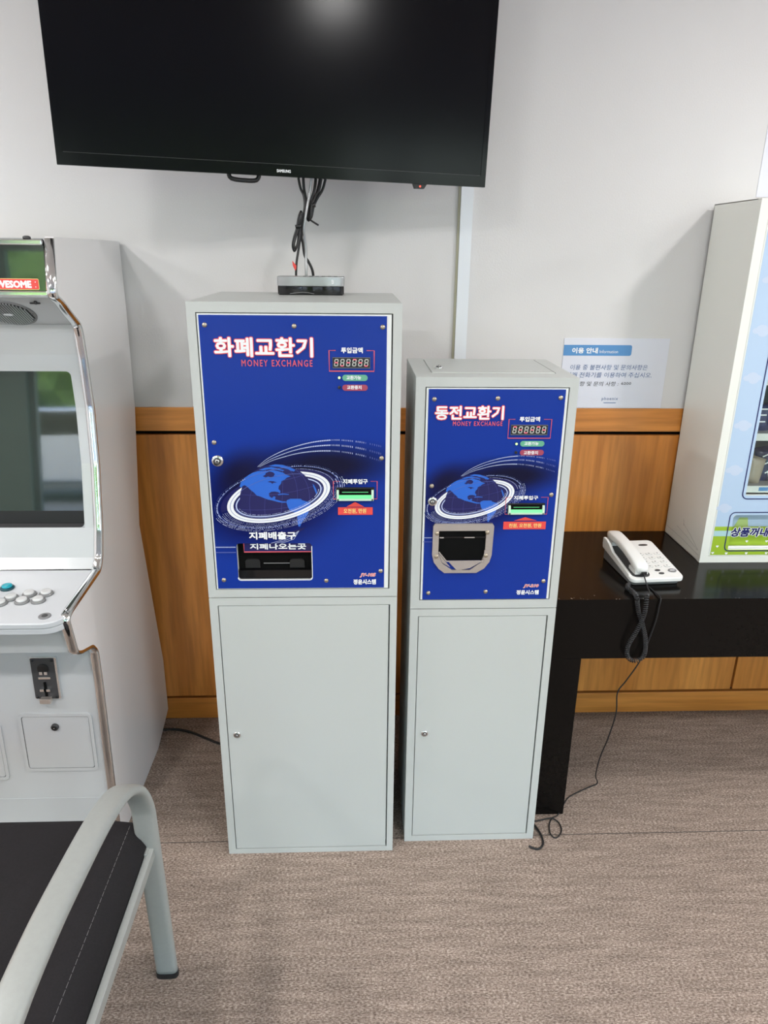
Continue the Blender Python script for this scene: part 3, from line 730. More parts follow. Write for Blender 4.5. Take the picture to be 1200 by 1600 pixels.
t = MB().box(0.010, TW-0.010, 0.012, 0.030, 0.010, TH-0.010, black)
t.prism([(0.030, 0.06), (0.030, TH-0.08), (0.055, TH-0.13), (0.055, 0.10)], 'x', 0.10, TW-0.10, black)
t.build('rear_housing', TV, bevel=0.002)
MB().text('SAMSUNG', 0.4700, 0.0085, 0.5020, 0.0150, -0.0006, white, off=0.0003).build('lettering', TV)
MB().box(0.015, TW-0.015, -0.0004, 0.0, 0.0254, 0.0262, dark_grey).build('screen_edge', TV)
nb = MB().prism([(0.800, 0.001), (0.805, -0.010), (0.826, -0.010), (0.833, 0.001)], 'y', 0.004, 0.022, black).build('sensor', TV)
MB().lathe([(0.0022, 0), (0.0022, 0.0014)], (0.8155, 0.004, -0.005), '-y', red_led, 12).build('standby_lamp', nb)
t = MB().tube(smooth_path([(0.362, 0.02, 0.004), (0.368, 0.02, -0.008), (0.40, 0.02, -0.011), (0.425, 0.02, -0.009), (0.432, 0.02, 0.004)], 4), 0.005, black)
t.build('cable_clip', TV)
t = MB()
inv = TM.inverted()
P = lambda x, y, z: inv @ Vector((x, y, z))
t.tube([P(-0.18, -0.245, 1.98), P(0.02, -0.15, 1.98), P(-0.10, -0.02, 1.98)], 0.018, black)
t.box(0.35, 0.63, 0.055, 0.068, 0.17, 0.42, black)
t.build('bracket_arm', TV)
t = MB(); o_ = MB().box(-0.22, 0.02, -0.014, 0.0, 1.83, 2.13, black); o_.T = None
o2 = MB(T=inv).box(-0.22, 0.02, -0.014, 0.0, 1.83, 2.13, black).build('wall_plate', TV)

# cables that hang from the television
def cord(name, pts, r, m, label, n=8, q=6, extra=None, cat='cable'):
    mb = MB().tube(smooth_path(pts, q), r, m, n)
    if extra: extra(mb)
    return tag(mb.build(name), label, cat)
CY = -0.235
def yy(pts, y=CY): return [(x, y+(0.0035*math.sin(i*1.3)), z) for i, (x, z) in enumerate(pts)]
def red_tag(mb):
    mb.add([(-0.155, CY-0.006, 1.503), (-0.145, CY-0.007, 1.491), (-0.146, CY-0.006, 1.480), (-0.149, CY-0.006, 1.480), (-0.154, CY-0.006, 1.491)], [(0, 4, 3, 2, 1)], red)
    mb.tube(smooth_path([(x, CY-0.012+0.004*math.cos(i), z) for i, (x, z) in enumerate([(-0.130, 1.615), (-0.136, 1.602), (-0.141, 1.577), (-0.149, 1.553), (-0.152, 1.536), (-0.149, 1.525), (-0.144, 1.532), (-0.139, 1.549), (-0.135, 1.577), (-0.131, 1.602)])], 5, True), 0.0028, black, 8, True)
    mb.tube(smooth_path([(x, CY-0.016+0.004*math.sin(i), z) for i, (x, z) in enumerate([(-0.127, 1.612), (-0.133, 1.598), (-0.137, 1.577), (-0.144, 1.556), (-0.148, 1.540), (-0.145, 1.531), (-0.140, 1.540), (-0.135, 1.556), (-0.132, 1.577), (-0.129, 1.598)])], 5, True), 0.0026, black, 8, True)
    mb.tube([(-0.144, CY-0.016, 1.580), (-0.130, CY-0.016, 1.583)], 0.0045, black)
cord('power_cord', yy([(-0.137, 1.705), (-0.131, 1.669), (-0.123, 1.651), (-0.121, 1.628), (-0.125, 1.602), (-0.130, 1.577), (-0.134, 1.558), (-0.139, 1.530), (-0.145, 1.496), (-0.147, 1.465), (-0.147, 1.440)]), 0.0030, black,
     'black cord with a coiled bundle and red tag under the television', extra=red_tag)
cord('signal_cable', yy([(-0.124, 1.705), (-0.123, 1.667), (-0.118, 1.640), (-0.121, 1.610), (-0.127, 1.577), (-0.132, 1.558), (-0.129, 1.544), (-0.125, 1.515), (-0.115, 1.499), (-0.106, 1.478), (-0.104, 1.450)], CY+0.010), 0.0034, black,
     'black cable curving into the back of the silver box')
def white_twin(mb): mb.tube(smooth_path(yy([(-0.091, 1.703), (-0.100, 1.671), (-0.110, 1.644), (-0.116, 1.617), (-0.123, 1.592), (-0.130, 1.564)], CY-0.009), 5), 0.0022, silver, 8)
cord('white_cable', yy([(-0.102, 1.705), (-0.107, 1.664), (-0.114, 1.632), (-0.120, 1.602), (-0.124, 1.577), (-0.123, 1.555), (-0.121, 1.531), (-0.121, 1.505), (-0.121, 1.478), (-0.121, 1.450)], CY-0.004), 0.0033, silver,
     'pale grey cable hanging among the black cords')
def bundle(mb):
    for dx, dy in ((0.006, 0.006), (-0.005, 0.008)):
        mb.tube(smooth_path([(x+dx*(z-1.59)/0.1, CY+0.012+dy, z) for x, z in [(-0.074, 1.703), (-0.082, 1.668), (-0.094, 1.648), (-0.103, 1.628), (-0.107, 1.606), (-0.112, 1.600), (-0.111, 1.617), (-0.104, 1.639), (-0.094, 1.668), (-0.088, 1.703)]], 5), 0.0032, black, 8)
    mb.tube(smooth_path(yy([(-0.109, 1.597), (-0.101, 1.592), (-0.089, 1.585)], CY+0.006), 4), 0.0022, black, 8)
    mb.tube([(-0.112, CY+0.008, 1.628), (-0.096, CY+0.008, 1.632)], 0.006, black)
cord('tied_cord', yy([(-0.078, 1.705), (-0.086, 1.668), (-0.097, 1.648), (-0.105, 1.628), (-0.108, 1.606), (-0.113, 1.596), (-0.115, 1.603), (-0.112, 1.620), (-0.105, 1.642), (-0.096, 1.670), (-0.092, 1.703)], CY+0.008), 0.0034, black,
     'black cord folded and tied into a short bundle under the television', extra=bundle)

# set-top box on the taller machine
B = thing('set_top_box', 'small silver and black set top box on the taller exchange machine', 'set top box', (-0.1845, -0.345, 1.4265))
MB().prism([(0, 0.008), (0.010, 0), (0.149, 0), (0.159, 0.008), (0.159, 0.062), (0.150, 0.070), (0.009, 0.070), (0, 0.062)], 'z', 0.020, 0.042, silver).build('shell', B, bevel=0.002)
MB().prism([(0.001, 0.009), (0.011, 0.001), (0.148, 0.001), (0.158, 0.009), (0.158, 0.061), (0.149, 0.069), (0.010, 0.069), (0.001, 0.061)], 'z', 0.0015, 0.020, black_gloss).build('front_band', B, bevel=0.001)
MB().box(0.004, 0.155, 0.004, 0.066, 0.0, 0.0015, rubber).build('base', B)
MB().line(smooth_path([(0.030, 0.003, 0), (0.060, 0.007, 0), (0.085, 0.003, 0)], 6) and [(p.x, p.y) for p in smooth_path([(0.030, 0.003, 0), (0.060, 0.0065, 0), (0.088, 0.003, 0)], 6)], 0.0012, 0.0008, mid_grey).build('lower_stripe', B)
MB().text('B', 0.1290, 0.026, 0.1345, 0.035, -0.0006, white, off=0.0002).build('lettering', B)
for i in range(6):
    MB().box(0.062+i*0.0145, 0.070+i*0.0145, 0.008, 0.0105, 0.042, 0.0428, black).build('button', B)

# ------------------------------------------------------------------ arcade cabinet
AX = -0.643; AXL = -1.403
front = [(-0.466, 1.5436), (-0.4874, 1.4282), (-0.4532, 1.4129), (-0.423, 1.3916), (-0.3700, 1.359), (-0.3640, 1.3400), (-0.3580, 1.2849), (-0.3529, 1.1567), (-0.3669, 1.0167), (-0.4012, 0.8578), (-0.4276, 0.7862), (-0.4514, 0.7614),
         (-0.6515, 0.7493), (-0.670, 0.7413), (-0.6498, 0.6456), (-0.6294, 0.6334), (-0.5592, 0.6095), (-0.5362, 0.5834), (-0.5354, 0.494), (-0.55, 0.1747), (-0.556, 0.0)]
rear = [(-0.164, 0.0), (-0.018, 0.048), (-0.0150, 0.2365), (-0.0741, 0.5725), (-0.1053, 0.7542), (-0.0271, 1.09), (-0.009, 1.3667), (-0.009, 1.546), (-0.458, 1.548)]
A = thing('arcade_cabinet', 'white upright arcade cabinet with chrome edging at the left wall', 'arcade machine')
for (a, b2) in ((AX-0.020, AX), (AXL, AXL+0.020)):
    MB().prism(front+rear, 'x', a, b2, arcade_side).build('side_panel', A, bevel=0.001)
sec = [(0.012*math.cos(R(t)), 0.0075*math.sin(R(t))) for t in range(0, 360, 30)]
def molding(x):
    upper = [(x, y, z) for y, z in [(-0.460, 1.550)]+front[:1]+front[1:2]]
    path = []
    pts = [Vector((x, y, z)) for y, z in front]
    def soft(ps, keep):
        out = [ps[0]]
        for i in range(1, len(ps)-1):
            r = keep
            a = ps[i]+(ps[i-1]-ps[i]).normalized()*min(r, (ps[i-1]-ps[i]).length*0.45); c2 = ps[i]+(ps[i+1]-ps[i]).normalized()*min(r, (ps[i+1]-ps[i]).length*0.45)
            for k2 in range(5):
                t2 = k2/4; out.append(a.lerp(ps[i], t2).lerp(ps[i].lerp(c2, t2), t2))
        return out+[ps[-1]]
    return MB().sweep(soft(pts, 0.012), sec, (1, 0, 0), chrome)
for x in (AX-0.010, AXL+0.010): molding(x).build('edge_molding', A)
XI0, XI1 = AXL+0.020, AX-0.020
# carcass
c = MB().prism([(-0.44, 1.545), (-0.01, 1.545), (-0.01, 1.53), (-0.44, 1.53)], 'x', XI0, XI1, arcade_white)
c.prism([(-0.012, 1.53), (-0.040, 1.10), (-0.118, 0.755), (-0.10, 0.70), (-0.085, 0.57), (-0.03, 0.237), (-0.035, 0.05), (-0.05, 0.05), (-0.045, 0.237), (-0.10, 0.57), (-0.133, 0.755), (-0.055, 1.10), (-0.027, 1.53)], 'x', XI0, XI1, arcade_side)
c.build('rear_panel', A)
def onplane(p0, p1):
    """matrix for a panel that spans x and runs from p0 (bottom) to p1 (top) in (y,z); local y points into the cabinet"""
    zax = Vector((0, p1[0]-p0[0], p1[1]-p0[1])).normalized(); xax = Vector((1, 0, 0)); yax = zax.cross(xax)
    m = Matrix((xax, yax, zax)).transposed().to_4x4(); m.translation = (0, p0[0], p0[1]); return m, (Vector(p1)-Vector(p0)).length
# marquee: dark glass between two polished rails
T, h = onplane((-0.4795, 1.4230), (-0.4730, 1.5430))
c = MB(T=T).box(XI0, XI1, 0.004, 0.012, 0.0, h, void).box(XI0, XI1, 0.000, 0.004, 0.014, h-0.012, glass_dark)
mq = c.build('marquee', A)
for z0_, z1_ in ((0.003, 0.014), (h-0.013, h-0.001)):
    MB(T=T).box(XI0, XI1, -0.006, 0.004, z0_, z1_, chrome).build('rail', mq, bevel=0.003)
st_ = MB(T=T).flat(rrect(-0.797, -0.681, 0.0165, 0.0395, 0.003), -0.0006, yellow_t).flat(rrect(-0.796, -0.682, 0.0175, 0.0385, 0.0026), -0.0009, red)
st_.text('AWESOME', -0.785, 0.0200, -0.697, 0.0355, -0.0012, white, off=0.0011)
for z_ in (0.0225, 0.0325): st_.flat(ellipse(-0.6885, z_, 0.0011, 0.0013, 0, 8), -0.0012, white)
st_.build('sticker', mq)
MB(T=T).lathe([(0.008, 0), (0.008, 0.004), (0.005, 0.006)], (-0.697, 0.004, h+0.0), (0, 0, 1), dark_grey, 14).build('cap_screw', mq)
# sloping speaker panel
T, h = onplane((-0.3650, 1.3560), (-0.4780, 1.4220))
sp = MB(T=T).box(XI0, XI1, 0.0, 0.010, -0.004, h+0.004, arcade_white).build('speaker_panel', A)
for cx_ in (-0.784, AX+AXL+0.784):
    g = MB(T=T)
    cz_ = h*0.46; rad = 0.060
    g.lathe([(rad, 0.0), (rad, 0.0025), (rad-0.006, 0.0035)], (cx_, 0.001, cz_), '-y', mid_grey, 40)
    for i in range(-9, 10):
        u = i*0.0058; L2 = math.sqrt(max(0, (rad-0.008)**2-u*u))
        g.box(cx_+u-0.0016, cx_+u+0.0016, -0.0046, -0.0024, cz_-L2, cz_+L2, silver)
        g.box(cx_+u+0.0016, cx_+u+0.0042, -0.0030, -0.0024, cz_-L2*0.98, cz_+L2*0.98, void)
    g.flat(ellipse(cx_, cz_, 0.011, 0.006, 0, 20), -0.0050, steel_bright)
    g.build('speaker_grille', sp)
c = MB(T=T).lathe([(0.004, 0), (0.004, 0.005)], (-0.700, 0.0, h-0.016), '-y', black, 12).box(-0.712, -0.690, -0.005, -0.002, h-0.018, h-0.015, black)
c.build('panel_catch', sp)
# monitor surround: a white sheet that follows the edge, with a dark recessed screen
bz = [(-0.366, 1.356), (-0.3600, 1.3370), (-0.3535, 1.2849), (-0.3520, 1.2450), (-0.3485, 1.1567), (-0.3620, 1.0167), (-0.3962, 0.8578), (-0.4230, 0.7862), (-0.4460, 0.7640)]
SX0, SX1 = AX+AXL+0.689, -0.689
c = MB()
for i in range(len(bz)-1):
    spans = [(XI0, XI1)] if not (3 <= i <= 5) else [(XI0, SX0), (SX1, XI1)]
    for a, b2 in spans:
        (y0, z0), (y1, z1) = bz[i], bz[i+1]
        c.add([(a, y0, z0), (b2, y0, z0), (b2, y1, z1), (a, y1, z1)], [(0, 3, 2, 1)], arcade_white, False)
for x in (SX0, SX1):
    c.add([(x, y, z) for y, z in bz[3:7]]+[(x, y+0.03, z) for y, z in bz[3:7]], [(i, i+1, i+5, i+4) for i in range(3)], dark_grey)
for i in (3, 6):
    y, z = bz[i]; c.add([(SX0, y, z), (SX1, y, z), (SX1, y+0.03, z), (SX0, y+0.03, z)], [(0, 1, 2, 3)], dark_grey)
for (sx, d1) in ((SX1, -1), (SX0, 1)):                                # rounded corners of the opening
    for (zz, d2, ybase) in ((1.2450, -1, -0.3520), (0.8578, 1, -0.3962)):
        pts = [(sx, zz)]+[(sx+d1*0.012*(1-math.cos(R(a))), zz+d2*0.012*(1-math.sin(R(a)))) for a in range(0, 91, 15)]
        c.add([(x, ybase+(0.0004 if d2 < 0 else 0.002)-(abs(z-zz)*(0.2 if d2 > 0 else 0.0)), z) for x, z in pts], [tuple(range(len(pts)))], arcade_white)
c.build('monitor_surround', A)
T, h = onplane((-0.3640, 0.848), (-0.3180, 1.257))
scr = MB(T=T).box(SX0-0.01, SX1+0.01, 0.0, 0.006, 0, h, glass_dark)
scr.box(SX0-0.01, SX1+0.01, -0.0008, 0.0, 0, 0.042, black)
scr.build('screen', A)
# control panel: two stacked rounded boards
T, h = onplane((-0.700, 0.7465), (-0.4480, 0.7635))      # local z runs to the back, local y points down
brd = rrect(AXL+0.004, AX-0.004, 0.0, h, 0.05, 8, (1, 1, 0, 0))
c = MB(T=T).prism(brd, 'y', 0.0, 0.014, ctrl_lit_white).prism([(x, z+0.002 if z < 0.06 else z) for x, z in brd], 'y', 0.0145, 0.030, ctrl_lit_white)
cp = c.build('control_panel', A, bevel=0.003)
def on_ctrl(x, y):  # local z of a point at depth y
    return (y+0.700)/math.cos(math.atan2(0.017, 0.252))
def push(x, y, ma, mr, r=0.0165):
    z = on_ctrl(x, y)
    q = MB(T=T).lathe([(r, 0), (r, 0.003), (r*0.86, 0.0055), (r*0.78, 0.0055)], (x, 0, z), '-y', mr, 24)
    q.lathe([(r*0.74, 0.004), (r*0.74, 0.0075), (r*0.68, 0.0095), (r*0.45, 0.0100)], (x, 0, z), '-y', ma, 24)
    return q.build('push_button', cp)
for x, y in ((-0.8042, -0.582), (-0.7690, -0.566), (-0.7310, -0.563), (-0.8189, -0.606), (-0.7730, -0.598), (-0.7371, -0.595)): push(x, y-0.006, btn_white, btn_rim)
tag(push(-0.8340, -0.540, teal, teal_dark), 'teal start button')
for x, y in ((-1.10, -0.588), (-1.065, -0.572), (-1.03, -0.569), (-1.115, -0.612), (-1.07, -0.604), (-1.035, -0.601)): push(x, y, btn_white, btn_rim)
for x in (-0.90, -1.21):
    z = on_ctrl(x, -0.60)
    MB(T=T).lathe([(0.020, 0), (0.020, 0.002), (0.006, 0.003), (0.005, 0.05)], (x, 0, z), '-y', black, 18).lathe([(0.004, 0.048), (0.014, 0.053), (0.0175, 0.065), (0.014, 0.077), (0.004, 0.082)], (x, 0, z), '-y', teal, 18).build('joystick', cp)
MB(T=T).lathe([(0.0135, 0), (0.0135, 0.0016), (0.011, 0.0022)], (-0.6965, 0, on_ctrl(0, -0.668)), '-y', mid_grey, 24).lathe([(0.007, 0.002), (0.006, 0.003)], (-0.6965, 0, on_ctrl(0, -0.668)), '-y', dark_grey, 12).build('round_plate', cp)
MB(T=T).lathe([(0.0062, -0.001), (0.0058, 0.0006)], (-0.6580, 0, on_ctrl(0, -0.572)), '-y', dark_grey, 16).build('lock_hole', cp)
# apron below the board and the lower front
c = MB().prism([(-0.655, 0.716), (-0.655, 0.700), (-0.641, 0.640), (-0.560, 0.616), (-0.535, 0.600), (-0.535, 0.730)], 'x', XI0, XI1, arcade_white)
c.build('apron', A)
T, h = onplane((-0.552, 0.006), (-0.530, 0.600))
MB(T=T).box(XI0, XI1, 0.0, 0.012, 0, h, arcade_white).box(XI0, XI1, -0.0015, 0.0, 0.0, 0.135, arcade_white).build('lower_front', A)
LZ = lambda z: (z-0.006)/math.cos(math.atan2(0.022, 0.594))
c = MB(T=T).prism(rrect(-0.8120, -0.7480, LZ(0.449), LZ(0.566), 0.004), 'y', -0.009, 0.0, steel_bright)
c.prism(rrect(-0.8115, -0.7530, LZ(0.4500), LZ(0.5645), 0.004), 'y', -0.0098, -0.0088, dark_grey)
c.lathe([(0.014, 0), (0.014, 0.002), (0.010, 0.0026)], (-0.782, -0.0098, LZ(0.535)), '-y', black, 24)
for dx in (-0.006, 0.006): c.box(-0.782+dx-0.004, -0.782+dx+0.004, -0.014, -0.0098, LZ(0.520), LZ(0.528), steel_bright)
c.box(-0.796, -0.766, -0.013, -0.0098, LZ(0.507), LZ(0.513), chrome)
c.box(-0.7855, -0.7795, -0.0125, -0.0098, LZ(0.458), LZ(0.498), void)
for dx in (-0.013, 0.003): c.box(-0.7825+dx, -0.7825+dx+0.010, -0.016, -0.0098, LZ(0.473), LZ(0.480), chrome)
c.box(-0.796, -0.770, -0.024, -0.0098, LZ(0.443), LZ(0.456), steel)
for x in (-0.806, -0.758):
    for z in (0.455, 0.558): c.lathe([(0.0038, 0), (0.0036, 0.002), (0.002, 0.003)], (x, -0.0098, LZ(z)), '-y', black, 12)
c.build('coin_mechanism', A, bevel=0.0006)
for (x0, x1, z0, z1, lk) in ((-0.8600, -0.6890, 0.2360, 0.3935, (-0.7767, 0.3630)), (-1.098, -0.9225, 0.2110, 0.3685, (-1.01, 0.338))):
    fz0, fz1 = LZ(z0), LZ(z1)
    o1 = rrect(x0-0.008, x1+0.008, fz0-0.008, fz1+0.008, 0.012, 5); i1 = rrect(x0, x1, fz0, fz1, 0.007, 5)
    c = MB(T=T).curve2d([o1, i1[::-1]], -0.0040, 0.0055, arcade_white)
    c.curve2d([i1], -0.0008, 0.001, void)
    c.curve2d([rrect(x0+0.0015, x1-0.0015, fz0+0.0015, fz1-0.0015, 0.006, 5)], -0.0022, 0.003, arcade_white)
    cdoor = c.build('coin_door', A, bevel=0.0012)
    q = MB(T=T).lathe([(0.0095, 0), (0.0095, 0.006), (0.0075, 0.008)], (lk[0], -0.002, LZ(lk[1])), '-y', dark_grey, 24).lathe([(0.0068, 0.007), (0.0066, 0.009)], (lk[0], -0.002, LZ(lk[1])), '-y', black, 20)
    q.lathe([(0.0015, 0.009), (0.0012, 0.0095)], (lk[0], -0.002, LZ(lk[1])), '-y', steel_bright, 8)
    q.build('door_lock', cdoor)

# ------------------------------------------------------------------ armchair in the foreground
CH = thing('armchair', 'charcoal armchair with curved flat grey steel arm in the foreground', 'armchair')
arm = [(-0.952, 0.012), (-0.960, 0.20), (-0.970, 0.43), (-0.976, 0.49), (-1.004, 0.548), (-1.044, 0.588), (-1.098, 0.618), (-1.1875, 0.6405), (-1.319, 0.654), (-1.406, 0.658), (-1.50, 0.652), (-1.585, 0.630), (-1.635, 0.585), (-1.655, 0.50), (-1.675, 0.25), (-1.690, 0.012)]
sec2 = [(0.0235*(abs(math.cos(R(t)))**0.5)*(1 if math.cos(R(t)) >= 0 else -1), 0.0105*(abs(math.sin(R(t)))**0.9)*(1 if math.sin(R(t)) >= 0 else -1)) for t in range(0, 360, 15)]
for x in (-0.4225, -1.095):
    pts = smooth_path([(x, y, z) for y, z in arm], 8)
    f = MB().sweep(pts, sec2, (1, 0, 0), chair_paint).build('arm_frame', CH)
    for y in (-0.952, -1.690): MB().prism([(x+a*1.04, y+b2*1.1) for a, b2 in sec2], 'z', 0.0, 0.014, rubber).build('foot', f)
c = MB()
for x in (-0.4135, -1.104): c.box(min(x+0.004*(1 if x > -0.75 else -1), x-0.010*(1 if x > -0.75 else -1)), max(x+0.004*(1 if x > -0.75 else -1), x-0.010*(1 if x > -0.75 else -1)), -1.655, -0.967, 0.362, 0.385, chair_paint)
for y in (-0.985, -1.62): c.box(-1.098, -0.4195, y-0.012, y+0.012, 0.362, 0.388, chair_paint)
c.build('seat_frame', CH, bevel=0.0015)
prof = [(-0.424, 0.392), (-0.432, 0.408), (-0.444, 0.421), (-0.457, 0.4285), (-0.480, 0.4325), (-0.56, 0.436)]
prof = prof+[(-1.5175-x, z) for x, z in prof[::-1]]
def cush(prof, y0, y1, z0, m):
    # rounded ends: shrink the section at both ends
    mb = MB(); n = len(prof); ys = [(y1, 0.86), (y1-0.006, 0.95), (y1-0.018, 1.0), (y0+0.018, 1.0), (y0+0.006, 0.95), (y0, 0.86)]
    vs = []
    for y, k2 in ys:
        for x, z in prof: vs.append((-0.75875+(x+0.75875)*(1-(1-k2)*0.06), y, z0+(z-z0)*k2))
        vs.append((-1.5175+0.424, y, z0)); vs.append((-0.424, y, z0))
    n2 = n+2
    fs = [(i*n2+j, i*n2+(j+1) % n2, (i+1)*n2+(j+1) % n2, (i+1)*n2+j) for i in range(len(ys)-1) for j in range(n2)]
    fs += [tuple(range(n2))[::-1], tuple((len(ys)-1)*n2+j for j in range(n2))]
    return mb.add(vs, fs, m, True)
sc = cush(prof, -1.60, -0.945, 0.380, uphol)
for y0 in range(46):
    y = -0.962-y0*0.0132
    sc.tube([(-0.4572, y, 0.4286), (-0.4572, y-0.0105, 0.4286)], 0.0004, thread, 5)
sc.build('seat_cushion', CH)
bk = MB().prism([(-1.66, 0.43), (-1.60, 0.44), (-1.70, 0.80), (-1.715, 0.815), (-1.745, 0.815), (-1.755, 0.80)], 'x', -1.075, -0.445, uphol)
bk.build('backrest', CH, bevel=0.012, seg=3)

# ------------------------------------------------------------------ black counter
K = thing('counter_table', 'long black counter against the wall beside the shorter machine', 'counter')
MB().box(0.493, 2.30, -0.460, -0.010, 0.6635, 0.6900, counter_m).build('top', K)
c = MB().box(0.493, 2.30, -0.491, -0.460, 0.5160, 0.6900, counter_m); rc = random.Random(11)
for i in range(26):                                                   # chipped, worn edge
    x, y, q = rc.uniform(0.50, 0.62) if i < 14 else rc.uniform(0.62, 1.2), -0.4895+rc.uniform(0, 1)**2*(0.022 if i < 14 else 0.002), rc.uniform(0.0006, 0.0016)
    c.add([(x-q*1.5, y, 0.6902), (x, y-q*0.7, 0.6902), (x+q*1.6, y+q*0.2, 0.6902), (x+q*0.3, y+q*0.8, 0.6902)], [(0, 1, 2, 3)], steel)
c.build('apron', K)
for a, b2 in ((0.493, 0.597), (2.20, 2.30)):
    MB().box(a, b2, -0.4905, -0.010, 0.0, 0.5155, counter_m).build('leg', K, bevel=0.001)
rnd = random.Random(3); c = MB()

# telephone
PH = thing('telephone', 'white corded desk telephone on the black counter', 'telephone', (0.7985, -0.312, 0.6905), R(4.0))
PW, PD = 0.150, 0.212
def top_z(y): return 0.0235+(y+PD/2)/PD*0.024          # sloping upper face
b_ = MB()
out = rrect(-PW/2, PW/2, -PD/2, PD/2, 0.016, 6)
def deck(out, zf0, zf1, m, mb, smooth=False):
    n = len(out); v = [(x, y, zf0(y)) for x, y in out]+[(x, y, zf1(y)) for x, y in out]
    mb.add(v, [tuple(range(n))[::-1], tuple(range(n, 2*n))]+[(i, (i+1) % n, n+(i+1) % n, n+i) for i in range(n)], m)
deck(out, lambda y: top_z(y)-0.012, top_z, phone_white, b_)
deck(rrect(-PW/2+0.006, PW/2-0.006, -PD/2+0.012, PD/2-0.004, 0.014, 5), lambda y: 0.0, lambda y: top_z(y)-0.0119, mid_grey, b_)
body = b_.build('base', PH, bevel=0.003)
q = MB(); deck(rrect(-0.066, -0.014, -PD/2+0.010, PD/2-0.012, 0.016, 6), lambda y: top_z(y)-0.001, lambda y: top_z(y)+0.0012, dark_grey, q)
q.build('cradle', body)
q = MB()
rimz = [(-PD/2+0.02, 0.002), (-0.03, 0.004), (0.03, 0.006), (0.055, 0.016), (0.075, 0.020), (PD/2-0.008, 0.018)]
v = []
for y, hgt in rimz: v += [(-PW/2+0.0005, y, top_z(y)-0.004), (-PW/2+0.001, y, top_z(y)+hgt), (-PW/2+0.009, y, top_z(y)+hgt), (-PW/2+0.012, y, top_z(y)-0.004)]
q.add(v, [(4*i+j, 4*i+(j+1) % 4, 4*i+4+(j+1) % 4, 4*i+4+j) for i in range(len(rimz)-1) for j in range(4)]+[(3, 2, 1, 0), tuple(4*(len(rimz)-1)+j for j in range(4))], phone_white)
q.build('cradle_rim', body, bevel=0.002)
# handset: arched bar with two broad ends
hs = MB(); hx = -0.040; n = 16
hp = []
L0, L1 = -PD/2+0.012, PD/2+0.012
for i in range(n+1):
    t = i/n; y = L0+(L1-L0)*t; arch = math.sin(math.pi*t)**0.8
    z = top_z(y)+0.018+0.011*arch; wd = 0.0215-0.0035*arch; th = 0.0125-0.0015*arch
    e = min(1, min(t, 1-t)*9+0.30)
    hp.append((y, z, wd*(0.55+0.45*e), th*(0.55+0.45*e)))
v = []; m_ = 16
for y, z, wd, th in hp:
    for j in range(m_):
        a = 2*math.pi*j/m_; cx_ = abs(math.cos(a))**0.55*math.copysign(1, math.cos(a)); sz_ = abs(math.sin(a))**0.55*math.copysign(1, math.sin(a))
        v.append((hx+wd*cx_, y, z+th*sz_))
fs = [(i*m_+j, (i+1)*m_+j, (i+1)*m_+(j+1) % m_, i*m_+(j+1) % m_) for i in range(n) for j in range(m_)]+[tuple(range(m_)), tuple(n*m_+j for j in range(m_))[::-1]]
hs.add(v, fs, phone_white, True)
for y in (L0+0.026, L1-0.028): hs.box(hx-0.018, hx+0.018, y-0.020, y+0.020, top_z(y)+0.001, top_z(y)+0.012, phone_white)
hs.box(hx-0.004, hx+0.010, L0-0.004, L0+0.004, top_z(L0)+0.006, top_z(L0)+0.014, black)
hs.build('handset', PH)
for r_ in range(4):
    for c_ in range(3):
        y = 0.024-r_*0.0225; x = 0.008+c_*0.0245-r_*0.001
        k_ = MB(); deck(rrect(x-0.0088, x+0.0088, y-0.0063, y+0.0063, 0.0058, 5), lambda y: top_z(y)-0.001, lambda y: top_z(y)+0.0004, mid_grey, k_); deck(rrect(x-0.0082, x+0.0082, y-0.0057, y+0.0057, 0.0052, 5), lambda y: top_z(y)-0.001, lambda y: top_z(y)+0.0016, phone_white, k_)
        sym = '123456789*0#'[r_*3+c_]
        tl2 = MB(T=Matrix(((1, 0, 0, 0), (0, 0, 1, 0), (0, -1, 0, top_z(y)+0.0022), (0, 0, 0, 1)))); 
        tl2.text(sym, x-0.0022, y-0.0028, x+0.0016, y+0.0028, 0.0, txt_black, off=0.0002)
        k_.v += tl2.v[:]; o0 = len(k_.v)-len(tl2.v); si = k_.slot(txt_black)
        for f_ in tl2.f: k_.f.append(tuple(i+o0 for i in f_)); k_.mi.append(si); k_.sm.append(False)
        k_.build('key', body)
def oval(name, x, y, a, b2, m, hgt=0.002):
    k_ = MB(); deck([(x+p, y+q2) for p, q2 in ellipse(0, 0, a, b2, 0, 20)], lambda y: top_z(y)-0.001, lambda y: top_z(y)+hgt, m, k_); return k_.build(name, body)
oval('indicator_window', 0.038, 0.075, 0.014, 0.0045, black, 0.0008)
oval('function_button', 0.016, -0.066, 0.0075, 0.004, dark_grey); oval('function_button', 0.020, -0.082, 0.0075, 0.004, dark_grey)
oval('redial_button', 0.056, -0.070, 0.0115, 0.0085, mid_grey)
k_ = MB(); deck([(0.056+a, -0.070+c2) for a, c2 in rrect(-0.0065, 0.0065, -0.0018, 0.0018, 0.0008)], lambda y: top_z(y)+0.0018, lambda y: top_z(y)+0.0024, white, k_); k_.build('button_mark', body)
